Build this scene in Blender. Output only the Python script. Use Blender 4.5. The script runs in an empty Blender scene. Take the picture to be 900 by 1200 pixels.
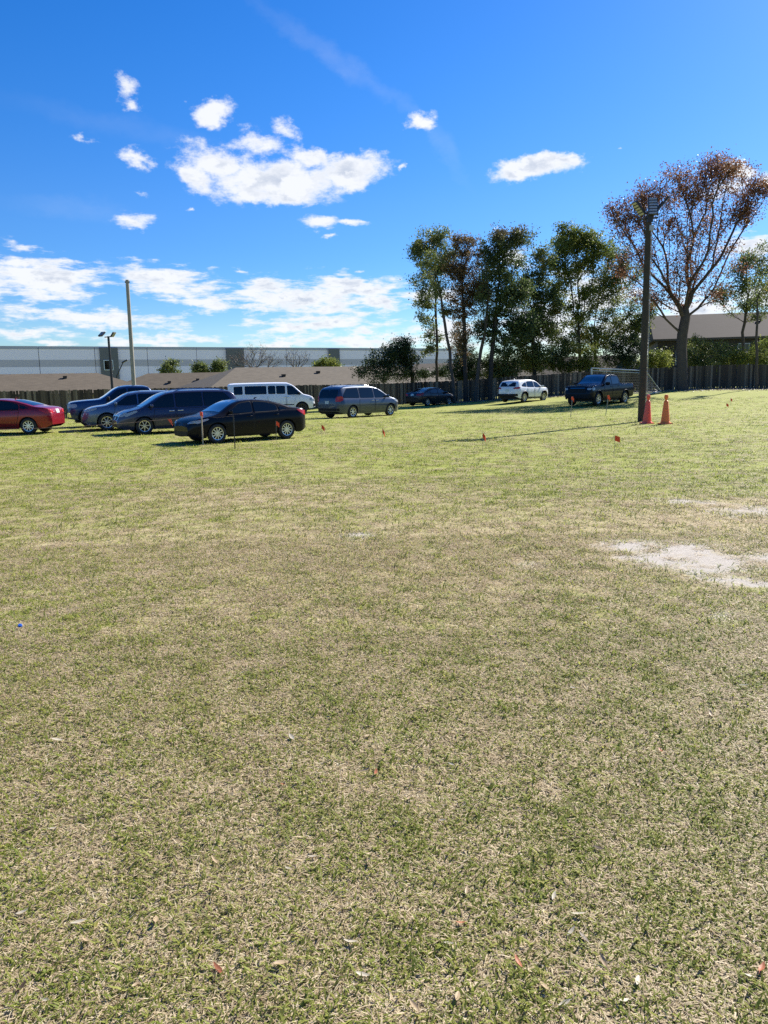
import bpy, bmesh, math, random
import numpy as np
from mathutils import Vector, Matrix
from mathutils.geometry import delaunay_2d_cdt

random.seed(7)
RNG = np.random.default_rng(11)
R = math.radians
scene = bpy.context.scene
COL = scene.collection

# ------------------------------------------------------------------ camera
PITCH, ROLL, EYE = R(9.65), R(-1.1), 1.85
CAMROT = Matrix.Rotation(R(90) - PITCH, 3, 'X') @ Matrix.Rotation(ROLL, 3, 'Z')
cam_data = bpy.data.cameras.new('camera')
cam_data.sensor_fit = 'VERTICAL'
cam_data.angle = 2 * math.atan(600 / 900)
cam_data.clip_start, cam_data.clip_end = 0.1, 6000
cam = bpy.data.objects.new('camera', cam_data)
COL.objects.link(cam)
cam.matrix_world = Matrix.Translation((0, 0, EYE)) @ CAMROT.to_4x4()
scene.camera = cam


def ray(px, py):
    return (CAMROT @ Vector(((px - 450) / 900, (600 - py) / 900, -1))).normalized()


def sstep(t, a, b):
    t = min(1.0, max(0.0, (t - a) / (b - a)))
    return t * t * (3 - 2 * t)


def gz(x, y):
    z = 0.75 * sstep(y, 40, 63) * sstep(x, 3, 28)
    z -= 0.18 * sstep(y, 32, 52) * (1 - sstep(x, -2, 14))
    z -= 1.0 * sstep(y, 74, 92) * (1 - sstep(x, 2, 22))
    z += 0.012 * math.sin(x * 0.9 + 1.3) * math.cos(y * 0.7) + 0.010 * math.sin(x * 0.37 - y * 0.53)
    return z


def at(px, py):
    """ground point under a place of the photograph"""
    d = ray(px, py)
    z = 0.0
    for _ in range(30):
        t = (z - EYE) / d.z
        p = Vector((0, 0, EYE)) + d * t
        z = 0.5 * z + 0.5 * gz(p.x, p.y)
    return p


def deep(px, py, Y):
    """point at depth Y in the direction of a place of the photograph"""
    d = ray(px, py)
    return Vector((0, 0, EYE)) + d * (Y / d.y)


# ------------------------------------------------------------------ materials
class NT:
    def __init__(s, tree):
        s.t = tree
        s.n, s.l = tree.nodes, tree.links

    def add(s, kind, props=None, **ins):
        n = s.n.new(kind)
        for k, v in (props or {}).items():
            setattr(n, k, v)
        for k, v in ins.items():
            s.set(n, k, v)
        return n

    def set(s, n, k, v):
        sock = n.inputs[int(k[1:])] if k[0] == 'i' and k[1:].isdigit() else n.inputs[k.replace('_', ' ')]
        if hasattr(v, 'is_output') and v.is_output:
            s.l.new(v, sock)
        elif hasattr(v, 'outputs'):
            s.l.new(v.outputs[0], sock)
        else:
            sock.default_value = v

    def math(s, op, a, b=0.0, c=0.0, clamp=False):
        n = s.n.new('ShaderNodeMath')
        n.operation = op
        n.use_clamp = clamp
        for i, v in enumerate((a, b, c)):
            s.set(n, 'i%d' % i, v)
        return n.outputs[0]

    def vmath(s, op, a, b=(0, 0, 0)):
        n = s.n.new('ShaderNodeVectorMath')
        n.operation = op
        s.set(n, 'i0', a)
        s.set(n, 'i1', b)
        return n.outputs['Value'] if op in ('LENGTH', 'DOT_PRODUCT', 'DISTANCE') else n.outputs[0]

    def mix(s, f, a, b, blend='MIX'):
        n = s.n.new('ShaderNodeMix')
        n.data_type = 'RGBA'
        n.blend_type = blend
        s.set(n, 'i0', f)
        s.set(n, 'i6', a)
        s.set(n, 'i7', b)
        return n.outputs[2]

    def noise(s, vec, scale, detail=4.0, rough=0.55, dist=0.0, out='Fac'):
        n = s.add('ShaderNodeTexNoise', None, Scale=scale, Detail=detail, Roughness=rough, Distortion=dist)
        if vec is not None:
            s.set(n, 'Vector', vec)
        return n.outputs[out]

    def smooth(s, v, a, b):
        n = s.n.new('ShaderNodeMapRange')
        n.interpolation_type = 'SMOOTHSTEP'
        s.set(n, 'i0', v)
        s.set(n, 'i1', a)
        s.set(n, 'i2', b)
        return n.outputs[0]

    def ramp(s, f, stops):
        n = s.n.new('ShaderNodeValToRGB')
        e = n.color_ramp.elements
        while len(e) < len(stops):
            e.new(0.5)
        for i, (p, c) in enumerate(stops):
            e[i].position = p
            e[i].color = c
        s.set(n, 'i0', f)
        return n.outputs[0]


def c4(c):
    return (c[0], c[1], c[2], 1.0)


def new_mat(name):
    m = bpy.data.materials.new(name)
    m.use_nodes = True
    nt = NT(m.node_tree)
    b = nt.n['Principled BSDF']
    return m, nt, b


def simple(name, col, rough=0.6, metal=0.0, var=0.12, scale=6.0, coat=0.0, spec=0.5, bump=0.0):
    """procedural material: a base colour broken up by noise in colour and gloss"""
    m, nt, b = new_mat(name)
    tc = nt.n.new('ShaderNodeTexCoord').outputs['Object']
    n = nt.noise(tc, scale, 5.0, 0.6)
    lo = tuple(v * (1 - var) for v in col)
    hi = tuple(min(1, v * (1 + var)) for v in col)
    nt.set(b, 'Base Color', nt.mix(n, c4(lo), c4(hi)))
    r = nt.math('MULTIPLY_ADD', nt.noise(tc, scale * 2.3, 3.0), 0.25 * rough, rough * 0.87)
    nt.set(b, 'Roughness', r)
    b.inputs['Metallic'].default_value = metal
    b.inputs['Coat Weight'].default_value = coat
    b.inputs['Coat Roughness'].default_value = 0.04
    b.inputs['Specular IOR Level'].default_value = spec
    if bump:
        bp = nt.add('ShaderNodeBump', None, Strength=bump, Distance=0.02, Height=nt.noise(tc, scale * 3, 5.0))
        nt.set(b, 'Normal', bp)
    return m


def paint(name, col, metal=0.25, rough=0.28, dust=0.12, coat=0.7, spec=0.3):
    """car paint with a clear coat, dulled by road dust low on the body"""
    m, nt, b = new_mat(name)
    tc = nt.n.new('ShaderNodeTexCoord').outputs['Object']
    sep = nt.add('ShaderNodeSeparateXYZ', None, Vector=tc)
    n = nt.noise(tc, 3.0, 5.0, 0.6)
    low = nt.smooth(sep.outputs[2], 0.75, 0.2)
    d = nt.math('MULTIPLY', low, nt.math('MULTIPLY_ADD', n, 0.7, -0.1), clamp=True)
    nt.set(b, 'Base Color', nt.mix(nt.math('MULTIPLY', d, dust), c4(col), (0.20, 0.17, 0.12, 1)))
    nt.set(b, 'Roughness', nt.math('MULTIPLY_ADD', nt.noise(tc, 9.0), 0.1, rough))
    b.inputs['Metallic'].default_value = metal
    b.inputs['Coat Weight'].default_value = coat
    b.inputs['Specular IOR Level'].default_value = spec
    nt.set(b, 'Coat Roughness', nt.math('MULTIPLY_ADD', d, 0.25, 0.03))
    return m


def leafmat(name, stops, trans=0.45, hue_top=None):
    """leaves: colour differs from leaf to leaf, light comes through them"""
    m, nt, b = new_mat(name)
    rnd = nt.n.new('ShaderNodeNewGeometry').outputs['Random Per Island']
    pos = nt.n.new('ShaderNodeNewGeometry').outputs['Position']
    clump = nt.noise(pos, 0.55, 2.0)
    f = nt.math('ADD', nt.math('MULTIPLY', rnd, 0.6), nt.math('MULTIPLY_ADD', clump, 1.2, -0.4), clamp=True)
    colr = nt.ramp(f, [(p, c4(c)) for p, c in stops])
    if hue_top:
        z0, z1, stops2 = hue_top
        sep = nt.add('ShaderNodeSeparateXYZ', None, Vector=pos)
        zz = nt.math('ADD', sep.outputs[2], nt.math('MULTIPLY_ADD', nt.noise(pos, 0.35, 3.0), 8.0, -4.0))
        g = nt.smooth(zz, z0, z1)
        colr = nt.mix(g, colr, nt.ramp(f, [(p, c4(c)) for p, c in stops2]))
    nt.set(b, 'Base Color', colr)
    b.inputs['Roughness'].default_value = 0.5
    b.inputs['Specular IOR Level'].default_value = 0.2
    tr = nt.add('ShaderNodeBsdfTranslucent', None, Color=colr)
    mx = nt.add('ShaderNodeMixShader', None, Fac=trans)
    nt.l.new(b.outputs[0], mx.inputs[1])
    nt.l.new(tr.outputs[0], mx.inputs[2])
    nt.l.new(mx.outputs[0], nt.n['Material Output'].inputs[0])
    return m


M = {}
M['glass'] = simple('tinted_glass', (0.006, 0.008, 0.010), 0.03, 0, 0.1, 2.0, 0.1, 0.5)
M['screen_glass'] = simple('windshield_glass', (0.03, 0.05, 0.07), 0.02, 0, 0.1, 2.0, 1.0, 0.9)
M['rubber'] = simple('tyre_rubber', (0.022, 0.021, 0.02), 0.75, 0, 0.3, 9.0)
M['alloy'] = simple('wheel_alloy', (0.62, 0.63, 0.64), 0.28, 0.85, 0.08)
M['dark_alloy'] = simple('dark_wheel_alloy', (0.06, 0.06, 0.065), 0.35, 0.6, 0.1)
M['black_plastic'] = simple('black_plastic', (0.013, 0.013, 0.014), 0.5, 0, 0.2, 6.0, 0.0, 0.15)
M['chrome'] = simple('chrome_trim', (0.7, 0.7, 0.7), 0.12, 1.0, 0.05)
M['lamp'] = simple('lamp_lens', (0.34, 0.35, 0.36), 0.15, 0.1, 0.35, 14.0, 0.5)
M['tail'] = simple('tail_lens', (0.38, 0.012, 0.012), 0.25, 0, 0.3, 15.0, 0.15)
M['amber'] = simple('amber_lens', (0.5, 0.13, 0.02), 0.12, 0, 0.2, 15.0, 1.0)
M['plate'] = simple('licence_plate', (0.55, 0.6, 0.58), 0.35, 0, 0.1, 20)
M['seam'] = simple('panel_gap', (0.006, 0.006, 0.006), 0.7, 0, 0.1)
M['white_metal'] = simple('painted_white_metal', (0.62, 0.68, 0.74), 0.4, 0, 0.1)
M['wood_pole'] = simple('treated_wood_pole', (0.050, 0.043, 0.032), 0.8, 0, 0.35, 5.0, 0, 0.3, 0.4)
M['concrete_pole'] = simple('weathered_concrete', (0.30, 0.28, 0.24), 0.8, 0, 0.2, 4.0, 0, 0.3, 0.2)
M['dark_metal'] = simple('dark_metal', (0.03, 0.03, 0.034), 0.45, 0.4, 0.2)
M['fin'] = simple('lamp_fin_metal', (0.42, 0.42, 0.40), 0.4, 0.5, 0.1)
M['orange'] = simple('orange_plastic', (0.95, 0.20, 0.035), 0.5, 0, 0.12, 5.0)
M['red_orange'] = simple('faded_red_orange_plastic', (0.82, 0.11, 0.06), 0.5, 0, 0.2, 5.0)
M['reflect'] = simple('reflective_band', (0.72, 0.62, 0.55), 0.3, 0, 0.15, 12.0)
M['flag'] = simple('orange_flag_vinyl', (0.85, 0.09, 0.02), 0.5, 0, 0.1, 9.0)
M['stake_wood'] = simple('pale_stake_wood', (0.42, 0.34, 0.24), 0.8, 0, 0.2, 9.0)
M['wire'] = simple('galvanised_wire', (0.20, 0.20, 0.20), 0.4, 0.7, 0.1)
M['goal'] = simple('worn_grey_white_tube', (0.36, 0.41, 0.46), 0.45, 0, 0.15)
M['string'] = simple('dusty_string', (0.25, 0.16, 0.12), 0.8, 0, 0.2)

# ------------------------------------------------------------------ mesh helpers


class MB:
    def __init__(s):
        s.v, s.f, s.m = [], [], []

    def add(s, verts, faces, mi=0):
        o = len(s.v)
        s.v.extend([tuple(p) for p in verts])
        for f in faces:
            s.f.append(tuple(i + o for i in f))
            s.m.append(mi)
        return s

    def box(s, c, size, rot=None, mi=0):
        x, y, z = size[0] / 2, size[1] / 2, size[2] / 2
        vs = [Vector(p) for p in ((-x, -y, -z), (x, -y, -z), (x, y, -z), (-x, y, -z), (-x, -y, z), (x, -y, z), (x, y, z), (-x, y, z))]
        if rot is not None:
            vs = [rot @ p for p in vs]
        c = Vector(c)
        return s.add([p + c for p in vs], [(3, 2, 1, 0), (4, 5, 6, 7), (0, 1, 5, 4), (1, 2, 6, 5), (2, 3, 7, 6), (3, 0, 4, 7)], mi)

    def tube(s, pts, rad, n=8, mi=0, cap=True):
        pts = [Vector(p) for p in pts]
        if not hasattr(rad, '__len__'):
            rad = [rad] * len(pts)
        rings = []
        up = None
        for i, p in enumerate(pts):
            d = (pts[min(i + 1, len(pts) - 1)] - pts[max(i - 1, 0)]).normalized()
            if up is None:
                up = Vector((0, 0, 1)) if abs(d.z) < 0.9 else Vector((1, 0, 0))
            a = d.cross(up).normalized()
            b = a.cross(d).normalized()
            up = b
            rings.append([p + (a * math.cos(t) + b * math.sin(t)) * rad[i] for t in (2 * math.pi * k / n for k in range(n))])
        vs = [q for r in rings for q in r]
        fs = []
        for i in range(len(pts) - 1):
            for k in range(n):
                k2 = (k + 1) % n
                fs.append((i * n + k, i * n + k2, (i + 1) * n + k2, (i + 1) * n + k))
        if cap:
            fs.append(tuple(range(n)))
            fs.append(tuple(reversed(range((len(pts) - 1) * n, len(pts) * n))))
        return s.add(vs, fs, mi)

    def lathe(s, prof, n=24, axis='Z', c=(0, 0, 0), mi=0, close=False):
        vs, fs = [], []
        for (r, h) in prof:
            for k in range(n):
                t = 2 * math.pi * k / n
                if axis == 'Z':
                    vs.append((c[0] + r * math.cos(t), c[1] + r * math.sin(t), c[2] + h))
                else:
                    vs.append((c[0] + r * math.cos(t), c[1] + h, c[2] + r * math.sin(t)))
        m = len(prof)
        for i in range(m if close else m - 1):
            j = (i + 1) % m
            for k in range(n):
                k2 = (k + 1) % n
                fs.append((i * n + k, i * n + k2, j * n + k2, j * n + k))
        return s.add(vs, fs, mi)

    def build(s, name, mats, parent=None, smooth=None):
        me = bpy.data.meshes.new(name)
        me.from_pydata(s.v, [], s.f)
        if not isinstance(mats, (list, tuple)):
            mats = [mats]
        for m in mats:
            me.materials.append(m)
        if len(mats) > 1:
            me.polygons.foreach_set('material_index', s.m)
        if smooth:
            bm = bmesh.new()
            bm.from_mesh(me)
            bmesh.ops.recalc_face_normals(bm, faces=bm.faces)
            bm.to_mesh(me)
            bm.free()
            me.polygons.foreach_set('use_smooth', [True] * len(me.polygons))
            me.set_sharp_from_angle(angle=R(smooth))
        me.update()
        o = bpy.data.objects.new(name, me)
        COL.objects.link(o)
        if parent is not None:
            o.parent = parent
        return o


def tag(o, label=None, cat=None, group=None, kind=None):
    if label:
        o['label'] = label
    if cat:
        o['category'] = cat
    if group:
        o['group'] = group
    if kind:
        o['kind'] = kind
    return o


def empty(name, loc, rz=0.0, label=None, cat=None, group=None):
    o = bpy.data.objects.new(name, None)
    o.empty_display_size = 0.2
    COL.objects.link(o)
    o.location = loc
    o.rotation_euler = (0, 0, rz)
    return tag(o, label, cat, group)


def copy_tree(o, parent=None):
    c = o.copy()
    COL.objects.link(c)
    c.parent = parent
    for ch in [k for k in bpy.data.objects if k.parent == o]:
        copy_tree(ch, c)
    return c


# ------------------------------------------------------------------ world: sky, clouds, sun
SUN_AZ, SUN_EL = R(44), R(36)
world = bpy.data.worlds.new('World')
scene.world = world
world.use_nodes = True
wt = NT(world.node_tree)
bg = wt.n['Background']
sky = wt.add('ShaderNodeTexSky', {'sky_type': 'NISHITA', 'sun_disc': False, 'sun_elevation': SUN_EL, 'sun_rotation': SUN_AZ,
                                  'altitude': 20.0, 'air_density': 1.0, 'dust_density': 0.25, 'ozone_density': 3.0})
gen = wt.n.new('ShaderNodeTexCoord').outputs['Generated']
sp = wt.add('ShaderNodeSeparateXYZ', None, Vector=gen)
az = wt.math('ARCTAN2', sp.outputs[0], sp.outputs[1])
el = wt.math('ARCSINE', sp.outputs[2])
P0 = wt.add('ShaderNodeCombineXYZ', None, X=az, Y=el).outputs[0]
warp = wt.noise(wt.vmath('MULTIPLY', P0, (1, 1.5, 1)), 9.0, 4.0, 0.6, 0.0, 'Color')
warp2 = wt.noise(wt.vmath('MULTIPLY', P0, (1, 1.4, 1)), 38.0, 5.0, 0.65, 0.0, 'Color')
P = wt.vmath('ADD', P0, wt.vmath('MULTIPLY', wt.vmath('SUBTRACT', warp, (0.5, 0.5, 0.5)), (0.055, 0.030, 0)))
P = wt.vmath('ADD', P, wt.vmath('MULTIPLY', wt.vmath('SUBTRACT', warp2, (0.5, 0.5, 0.5)), (0.030, 0.020, 0)))
fbm = wt.noise(wt.vmath('MULTIPLY', P0, (1, 1.7, 1)), 34.0, 9.0, 0.66)


def azel(px, py):
    d = ray(px, py)
    return math.atan2(d.x, d.y), math.asin(d.z)


# each cloud: photograph place, half size, tilt (degrees, up to the right positive), opacity
CLOUDS = [(325, 211, 84, 25, 2, 1.0), (258, 188, 50, 22, -12, .72), (408, 200, 52, 17, 4, 1.0), (305, 163, 46, 18, -4, .55), (337, 152, 26, 16, -30, .5),
          (362, 184, 38, 15, -18, .75), (232, 205, 34, 18, -20, .8), (330, 228, 60, 12, 0, 1.0),
          (250, 129, 29, 18, 18, .8), (240, 139, 16, 9, 20, .5), (146, 103, 20, 22, -58, .55), (152, 122, 11, 16, -70, .4), (157, 186, 27, 11, -3, .6),
          (98, 163, 25, 7, -8, .25), (155, 255, 29, 12, -3, .6), (166, 223, 13, 6, -20, .25), (218, 244, 8, 4, 0, .35), (490, 143, 21, 14, 5, .85), (470, 199, 7, 6, 0, .5),
          (628, 195, 46, 14, 8, 1.0), (655, 186, 26, 10, 3, 1.0), (612, 199, 26, 11, 0, 1.0),
          (378, 260, 26, 11, -5, .75), (408, 262, 24, 7, -4, .65), (385, 279, 17, 5, 4, .4), (284, 318, 14, 8, -12, .4),
          (868, 200, 22, 13, -10, .75), (850, 222, 46, 16, 10, .6), (897, 211, 16, 12, 0, .7), (880, 290, 55, 18, 5, .7), (720, 172, 8, 5, 0, .0),
          (45, 325, 96, 27, -3, .95), (20, 289, 32, 12, -6, .4), (-30, 320, 60, 30, 0, .9), (195, 331, 66, 24, -8, .9), (232, 352, 46, 14, -12, .7),
          (110, 372, 130, 13, -5, .75), (40, 362, 50, 10, -8, .6), (40, 390, 70, 11, 0, .7), (185, 398, 90, 9, 0, .7), (-60, 380, 60, 20, 0, .7), (70, 402, 60, 6, 0, .5),
          (345, 352, 100, 24, -3, .9), (418, 338, 66, 18, -4, .9), (300, 338, 50, 16, 6, .6), (440, 352, 48, 16, 0, .85), (290, 362, 60, 9, -6, .6),
          (375, 381, 100, 13, 2, .8), (428, 399, 68, 11, 0, .85), (330, 400, 60, 8, 0, .7), (420, 318, 30, 6, -6, .3),
          (505, 345, 40, 16, 0, .7), (520, 390, 60, 18, 0, .8), (600, 300, 30, 14, 0, .7), (640, 380, 70, 34, 0, .9), (700, 350, 60, 26, 0, .8),
          (740, 390, 70, 24, 0, .9), (820, 365, 60, 22, 0, .85), (900, 350, 60, 16, 0, .8), (960, 310, 70, 20, 0, .8), (680, 320, 40, 14, 0, .6),
          (1100, 350, 160, 26, 0, .8), (-250, 340, 160, 30, 0, .8), (1150, 230, 60, 20, 0, .9), (-200, 180, 60, 22, 0, .9)]
STREAKS = [(400, 75, 130, 16, -30, .10), (510, 165, 70, 13, -48, .08), (150, 150, 170, 18, -12, .05), (90, 245, 100, 14, -5, .06)]


def blob(px, py, sx, sy, rot, op, vec):
    a, e = azel(px, py)
    a1, e1 = azel(px + 5, py)
    a2, e2 = azel(px, py - 5)
    ka, ke = math.hypot(a1 - a, e1 - e) / 5, math.hypot(a2 - a, e2 - e) / 5
    tilt = math.atan2(e1 - e, a1 - a) + R(rot)
    mp = wt.add('ShaderNodeMapping', {'vector_type': 'TEXTURE'}, Vector=vec, Location=(a, e, 0), Rotation=(0, 0, tilt), Scale=(ka * sx * 1.15, ke * sy * 1.2, 1))
    l = wt.vmath('LENGTH', mp)
    v = wt.math('SUBTRACT', 1.0, l)
    return wt.math('MULTIPLY_ADD', v, 0.55 + 0.45 * op, -0.45 * (1 - op)), v


field = None
for c in CLOUDS:
    f, v = blob(*c, P)
    field = f if field is None else wt.math('SMOOTH_MAX', field, f, 0.12)
fbm_low = wt.noise(wt.vmath('MULTIPLY', P0, (1, 4.2, 1)), 26.0, 8.0, 0.62)
lowk = wt.smooth(el, 0.26, 0.14)
fb_mix = wt.math('ADD', wt.math('MULTIPLY', fbm, wt.math('SUBTRACT', 1.0, lowk)), wt.math('MULTIPLY', fbm_low, lowk))
dens = wt.math('ADD', field, wt.math('MULTIPLY_ADD', fb_mix, wt.math('MULTIPLY_ADD', lowk, 0.7, 1.5), wt.math('MULTIPLY_ADD', lowk, -0.41, -0.78)))
alpha = wt.math('MULTIPLY', wt.smooth(dens, -0.08, 0.5), 0.96)
streak = None
for c in STREAKS:
    _, v = blob(*c, P)
    s_ = wt.math('MULTIPLY', wt.math('MULTIPLY', wt.smooth(v, 0.0, 0.9), c[5] * 1.0), wt.math('MULTIPLY_ADD', fbm, 1.2, 0.1))
    streak = s_ if streak is None else wt.math('ADD', streak, s_)
alpha = wt.math('ADD', alpha, streak, clamp=True)
hsv = wt.add('ShaderNodeHueSaturation', None, Hue=0.508, Saturation=wt.math('MULTIPLY_ADD', wt.smooth(el, 0.22, 0.02), 0.28, 1.40), Value=1.0, Color=sky)
SKYTINT = (0.70, 0.92, 1.10, 1)
skyc = wt.mix(1.0, hsv.outputs[0], wt.mix(wt.smooth(el, 0.0, 0.38), (0.66, 0.77, 1.0, 1), SKYTINT), 'MULTIPLY')
# clouds: bright sunlit tops, greyer thick undersides
fbm_s = wt.noise(wt.vmath('ADD', wt.vmath('MULTIPLY', P0, (1, 1.7, 1)), (0.010, 0.016, 0)), 30.0, 5.0, 0.55)
lit = wt.smooth(wt.math('SUBTRACT', fbm, fbm_s), -0.10, 0.08)
shade = wt.math('MULTIPLY', wt.math('SUBTRACT', 1.0, lit), wt.smooth(dens, 0.25, 1.0))
cloudc = wt.mix(wt.math('MULTIPLY', shade, 0.9), (6.6, 6.75, 7.0, 1), (4.0, 4.45, 5.3, 1))
wt.set(bg, 'Color', wt.mix(alpha, skyc, cloudc))
bg.inputs['Strength'].default_value = 0.064

sun_d = bpy.data.lights.new('sun', 'SUN')
sun_d.energy = 4.7
sun_d.angle = R(0.53)
sun_d.color = (1.0, 0.955, 0.88)
sun = bpy.data.objects.new('sun', sun_d)
COL.objects.link(sun)
SUNV = Vector((math.sin(SUN_AZ) * math.cos(SUN_EL), math.cos(SUN_AZ) * math.cos(SUN_EL), math.sin(SUN_EL)))
sun.rotation_euler = SUNV.to_track_quat('Z', 'Y').to_euler()
sun.location = SUNV * 50

scene.view_settings.view_transform = 'Standard'
scene.view_settings.look = 'None'
scene.view_settings.gamma = 1
scene.view_settings.exposure = 1.2
scene.view_settings.use_curve_mapping = False
scene.cycles.max_bounces = 6
scene.cycles.transparent_max_bounces = 8
scene.cycles.use_denoising = False

# ------------------------------------------------------------------ ground
FENCE = [(-40, 37.7), (-21, 51), (4, 68.5), (16, 66.5), (48, 55.5)]
# bare sandy spots: place in the photograph, half sizes there
SAND = [(738, 640, 34, 7), (800, 645, 52, 12), (840, 658, 48, 11), (770, 657, 46, 9), (850, 680, 42, 5), (890, 686, 40, 5), (820, 668, 36, 6), (905, 655, 30, 8),
        (795, 587, 24, 3.5, .7), (830, 589, 18, 3, .65), (852, 722, 26, 8, .7), (866, 600, 42, 7, .65), (412, 628, 28, 7, .5), (620, 661, 42, 7, .42), (895, 598, 30, 9, .65)]
SANDW = []
for (px, py, sx, sy, *wt_) in SAND:
    p, qx, q1, q2 = at(px, py), at(px + sx, py), at(px, py - sy), at(px, py + sy)
    SANDW.append((p.x, p.y, abs(qx.x - p.x) + 0.04, abs(q1.y - q2.y) / 2 + 0.04, wt_[0] if wt_ else 1.0))


def patches(nt):
    """greenness and bare sand of the field at a world position, shared by the soil and every blade"""
    pos = nt.n.new('ShaderNodeNewGeometry').outputs['Position']
    flat = nt.vmath('MULTIPLY', pos, (1, 1, 0))
    big = nt.noise(nt.vmath('MULTIPLY', flat, (1.0, 0.8, 1)), 0.22, 3.0, 0.55)
    mid = nt.noise(flat, 1.7, 4.0, 0.65)
    sy = nt.add('ShaderNodeSeparateXYZ', None, Vector=flat).outputs[1]
    far = nt.smooth(sy, 7.0, 30.0)
    g = nt.math('ADD', nt.math('MULTIPLY', big, 0.9), nt.math('MULTIPLY', mid, 0.8))
    g = nt.math('ADD', nt.math('ADD', g, -0.42), nt.math('MULTIPLY', far, 0.35))
    for (cx, cy, rx, ry, k) in ((7, 17, 10, 6.5, .38), (-9, 19, 6, 5, .12), (0.3, 8.3, 4.5, 2.2, -.30), (5.5, 10.5, 3, 1.6, -.35), (-2, 13, 4, 2, -.2), (-2, 3.0, 1.2, .8, .12)):
        v = nt.vmath('LENGTH', nt.vmath('DIVIDE', nt.vmath('SUBTRACT', flat, (cx, cy, 0)), (rx, ry, 1)))
        g = nt.math('ADD', g, nt.math('MULTIPLY', nt.smooth(v, 1.2, 0.2), k))
    w = nt.noise(flat, 2.6, 5.0, 0.7, 0.0, 'Color')
    wp = nt.vmath('ADD', flat, nt.vmath('MULTIPLY', nt.vmath('SUBTRACT', w, (0.5, 0.5, 0.5)), (1.1, 0.9, 0)))
    f = None
    for (x, y, rx, ry, k) in SANDW:
        v = nt.vmath('LENGTH', nt.vmath('DIVIDE', nt.vmath('SUBTRACT', wp, (x, y, 0)), (rx * 1.05, ry * 1.1, 1)))
        v = nt.math('SUBTRACT', k, v)
        f = v if f is None else nt.math('MAXIMUM', f, v)
    f = nt.math('ADD', f, nt.math('MULTIPLY_ADD', nt.noise(nt.vmath('MULTIPLY', flat, (1, .8, 1)), 6.0, 8.0, 0.75), 1.9, -0.68))
    sand = nt.math('MULTIPLY', nt.smooth(f, -0.1, 0.8), 0.92)
    return pos, flat, g, sand, sy


def ground_mat():
    m, nt, b = new_mat('mown_grass_field')
    pos, flat, g, sand, sy = patches(nt)
    fine = nt.noise(flat, 46.0, 4.0, 0.7)
    fine2 = nt.noise(flat, 140.0, 3.0, 0.7)
    med = nt.noise(flat, 7.0, 5.0, 0.7)
    gg = nt.math('ADD', g, nt.math('MULTIPLY_ADD', fine, 1.3, -0.65))
    gg = nt.math('ADD', gg, nt.math('MULTIPLY_ADD', med, 0.9, -0.45))
    green = nt.smooth(gg, 0.05, 0.85)
    straw = nt.mix(fine2, (0.20, 0.15, 0.078, 1), (0.58, 0.475, 0.285, 1))
    grn = nt.mix(fine, (0.13, 0.16, 0.022, 1), (0.36, 0.365, 0.078, 1))
    c = nt.mix(green, straw, grn)
    sandc = nt.mix(nt.noise(flat, 16.0, 6.0, 0.7), (0.27, 0.23, 0.185, 1), (0.56, 0.515, 0.46, 1))
    c = nt.mix(sand, c, sandc)
    nt.set(b, 'Base Color', c)
    b.inputs['Roughness'].default_value = 0.9
    b.inputs['Specular IOR Level'].default_value = 0.15
    h = nt.math('ADD', nt.math('MULTIPLY', fine, 0.6), nt.math('MULTIPLY', fine2, 0.4))
    bp = nt.add('ShaderNodeBump', None, Strength=0.55, Distance=0.03, Height=h)
    nt.set(b, 'Normal', bp)
    return m


def axis_steps():
    a = list(np.arange(-60, 60.01, 1.0))
    t, st = 60.0, 1.5
    ext = []
    while t < 3000:
        t += st
        st *= 1.28
        ext.append(t)
    return [-e for e in reversed(ext)] + a + ext


def build_ground():
    xs = axis_steps()
    ys = [y + 40 for y in xs]
    vs = [(x, y, gz(x, y)) for y in ys for x in xs]
    n = len(xs)
    fs = [(j * n + i, j * n + i + 1, (j + 1) * n + i + 1, (j + 1) * n + i) for j in range(len(ys) - 1) for i in range(n - 1)]
    o = MB().add(vs, fs).build('ground', ground_mat())
    o.data.polygons.foreach_set('use_smooth', [True] * len(o.data.polygons))
    tag(o, 'open mown grass field, straw coloured with green patches', 'field', None, 'structure')


build_ground()


def blade_mat(name, cols, trans, green):
    m, nt, b = new_mat(name)
    pos, flat, g, sand, sy = patches(nt)
    rnd = nt.n.new('ShaderNodeNewGeometry').outputs['Random Per Island']
    orand = nt.n.new('ShaderNodeObjectInfo').outputs['Random']
    r = nt.math('ADD', nt.math('MULTIPLY', rnd, 0.65), nt.math('MULTIPLY', orand, 0.35))
    c = nt.ramp(r, [(p, c4(k)) for p, k in cols])
    if green:   # green blades dry out where the patch is dry
        dry = nt.math('SUBTRACT', 0.72, nt.math('ADD', g, nt.math('MULTIPLY', rnd, 0.5)))
        c = nt.mix(nt.math('MULTIPLY', nt.smooth(dry, -0.25, 0.8), 0.8), c, nt.mix(rnd, (0.24, 0.19, 0.085, 1), (0.56, 0.47, 0.26, 1)))
    nt.set(b, 'Base Color', c)
    b.inputs['Roughness'].default_value = 0.55
    b.inputs['Specular IOR Level'].default_value = 0.15
    tr = nt.add('ShaderNodeBsdfTranslucent', None, Color=c)
    mx = nt.add('ShaderNodeMixShader', None, Fac=trans)
    nt.l.new(b.outputs[0], mx.inputs[1])
    nt.l.new(tr.outputs[0], mx.inputs[2])
    nt.l.new(mx.outputs[0], nt.n['Material Output'].inputs[0])
    return m


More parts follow.
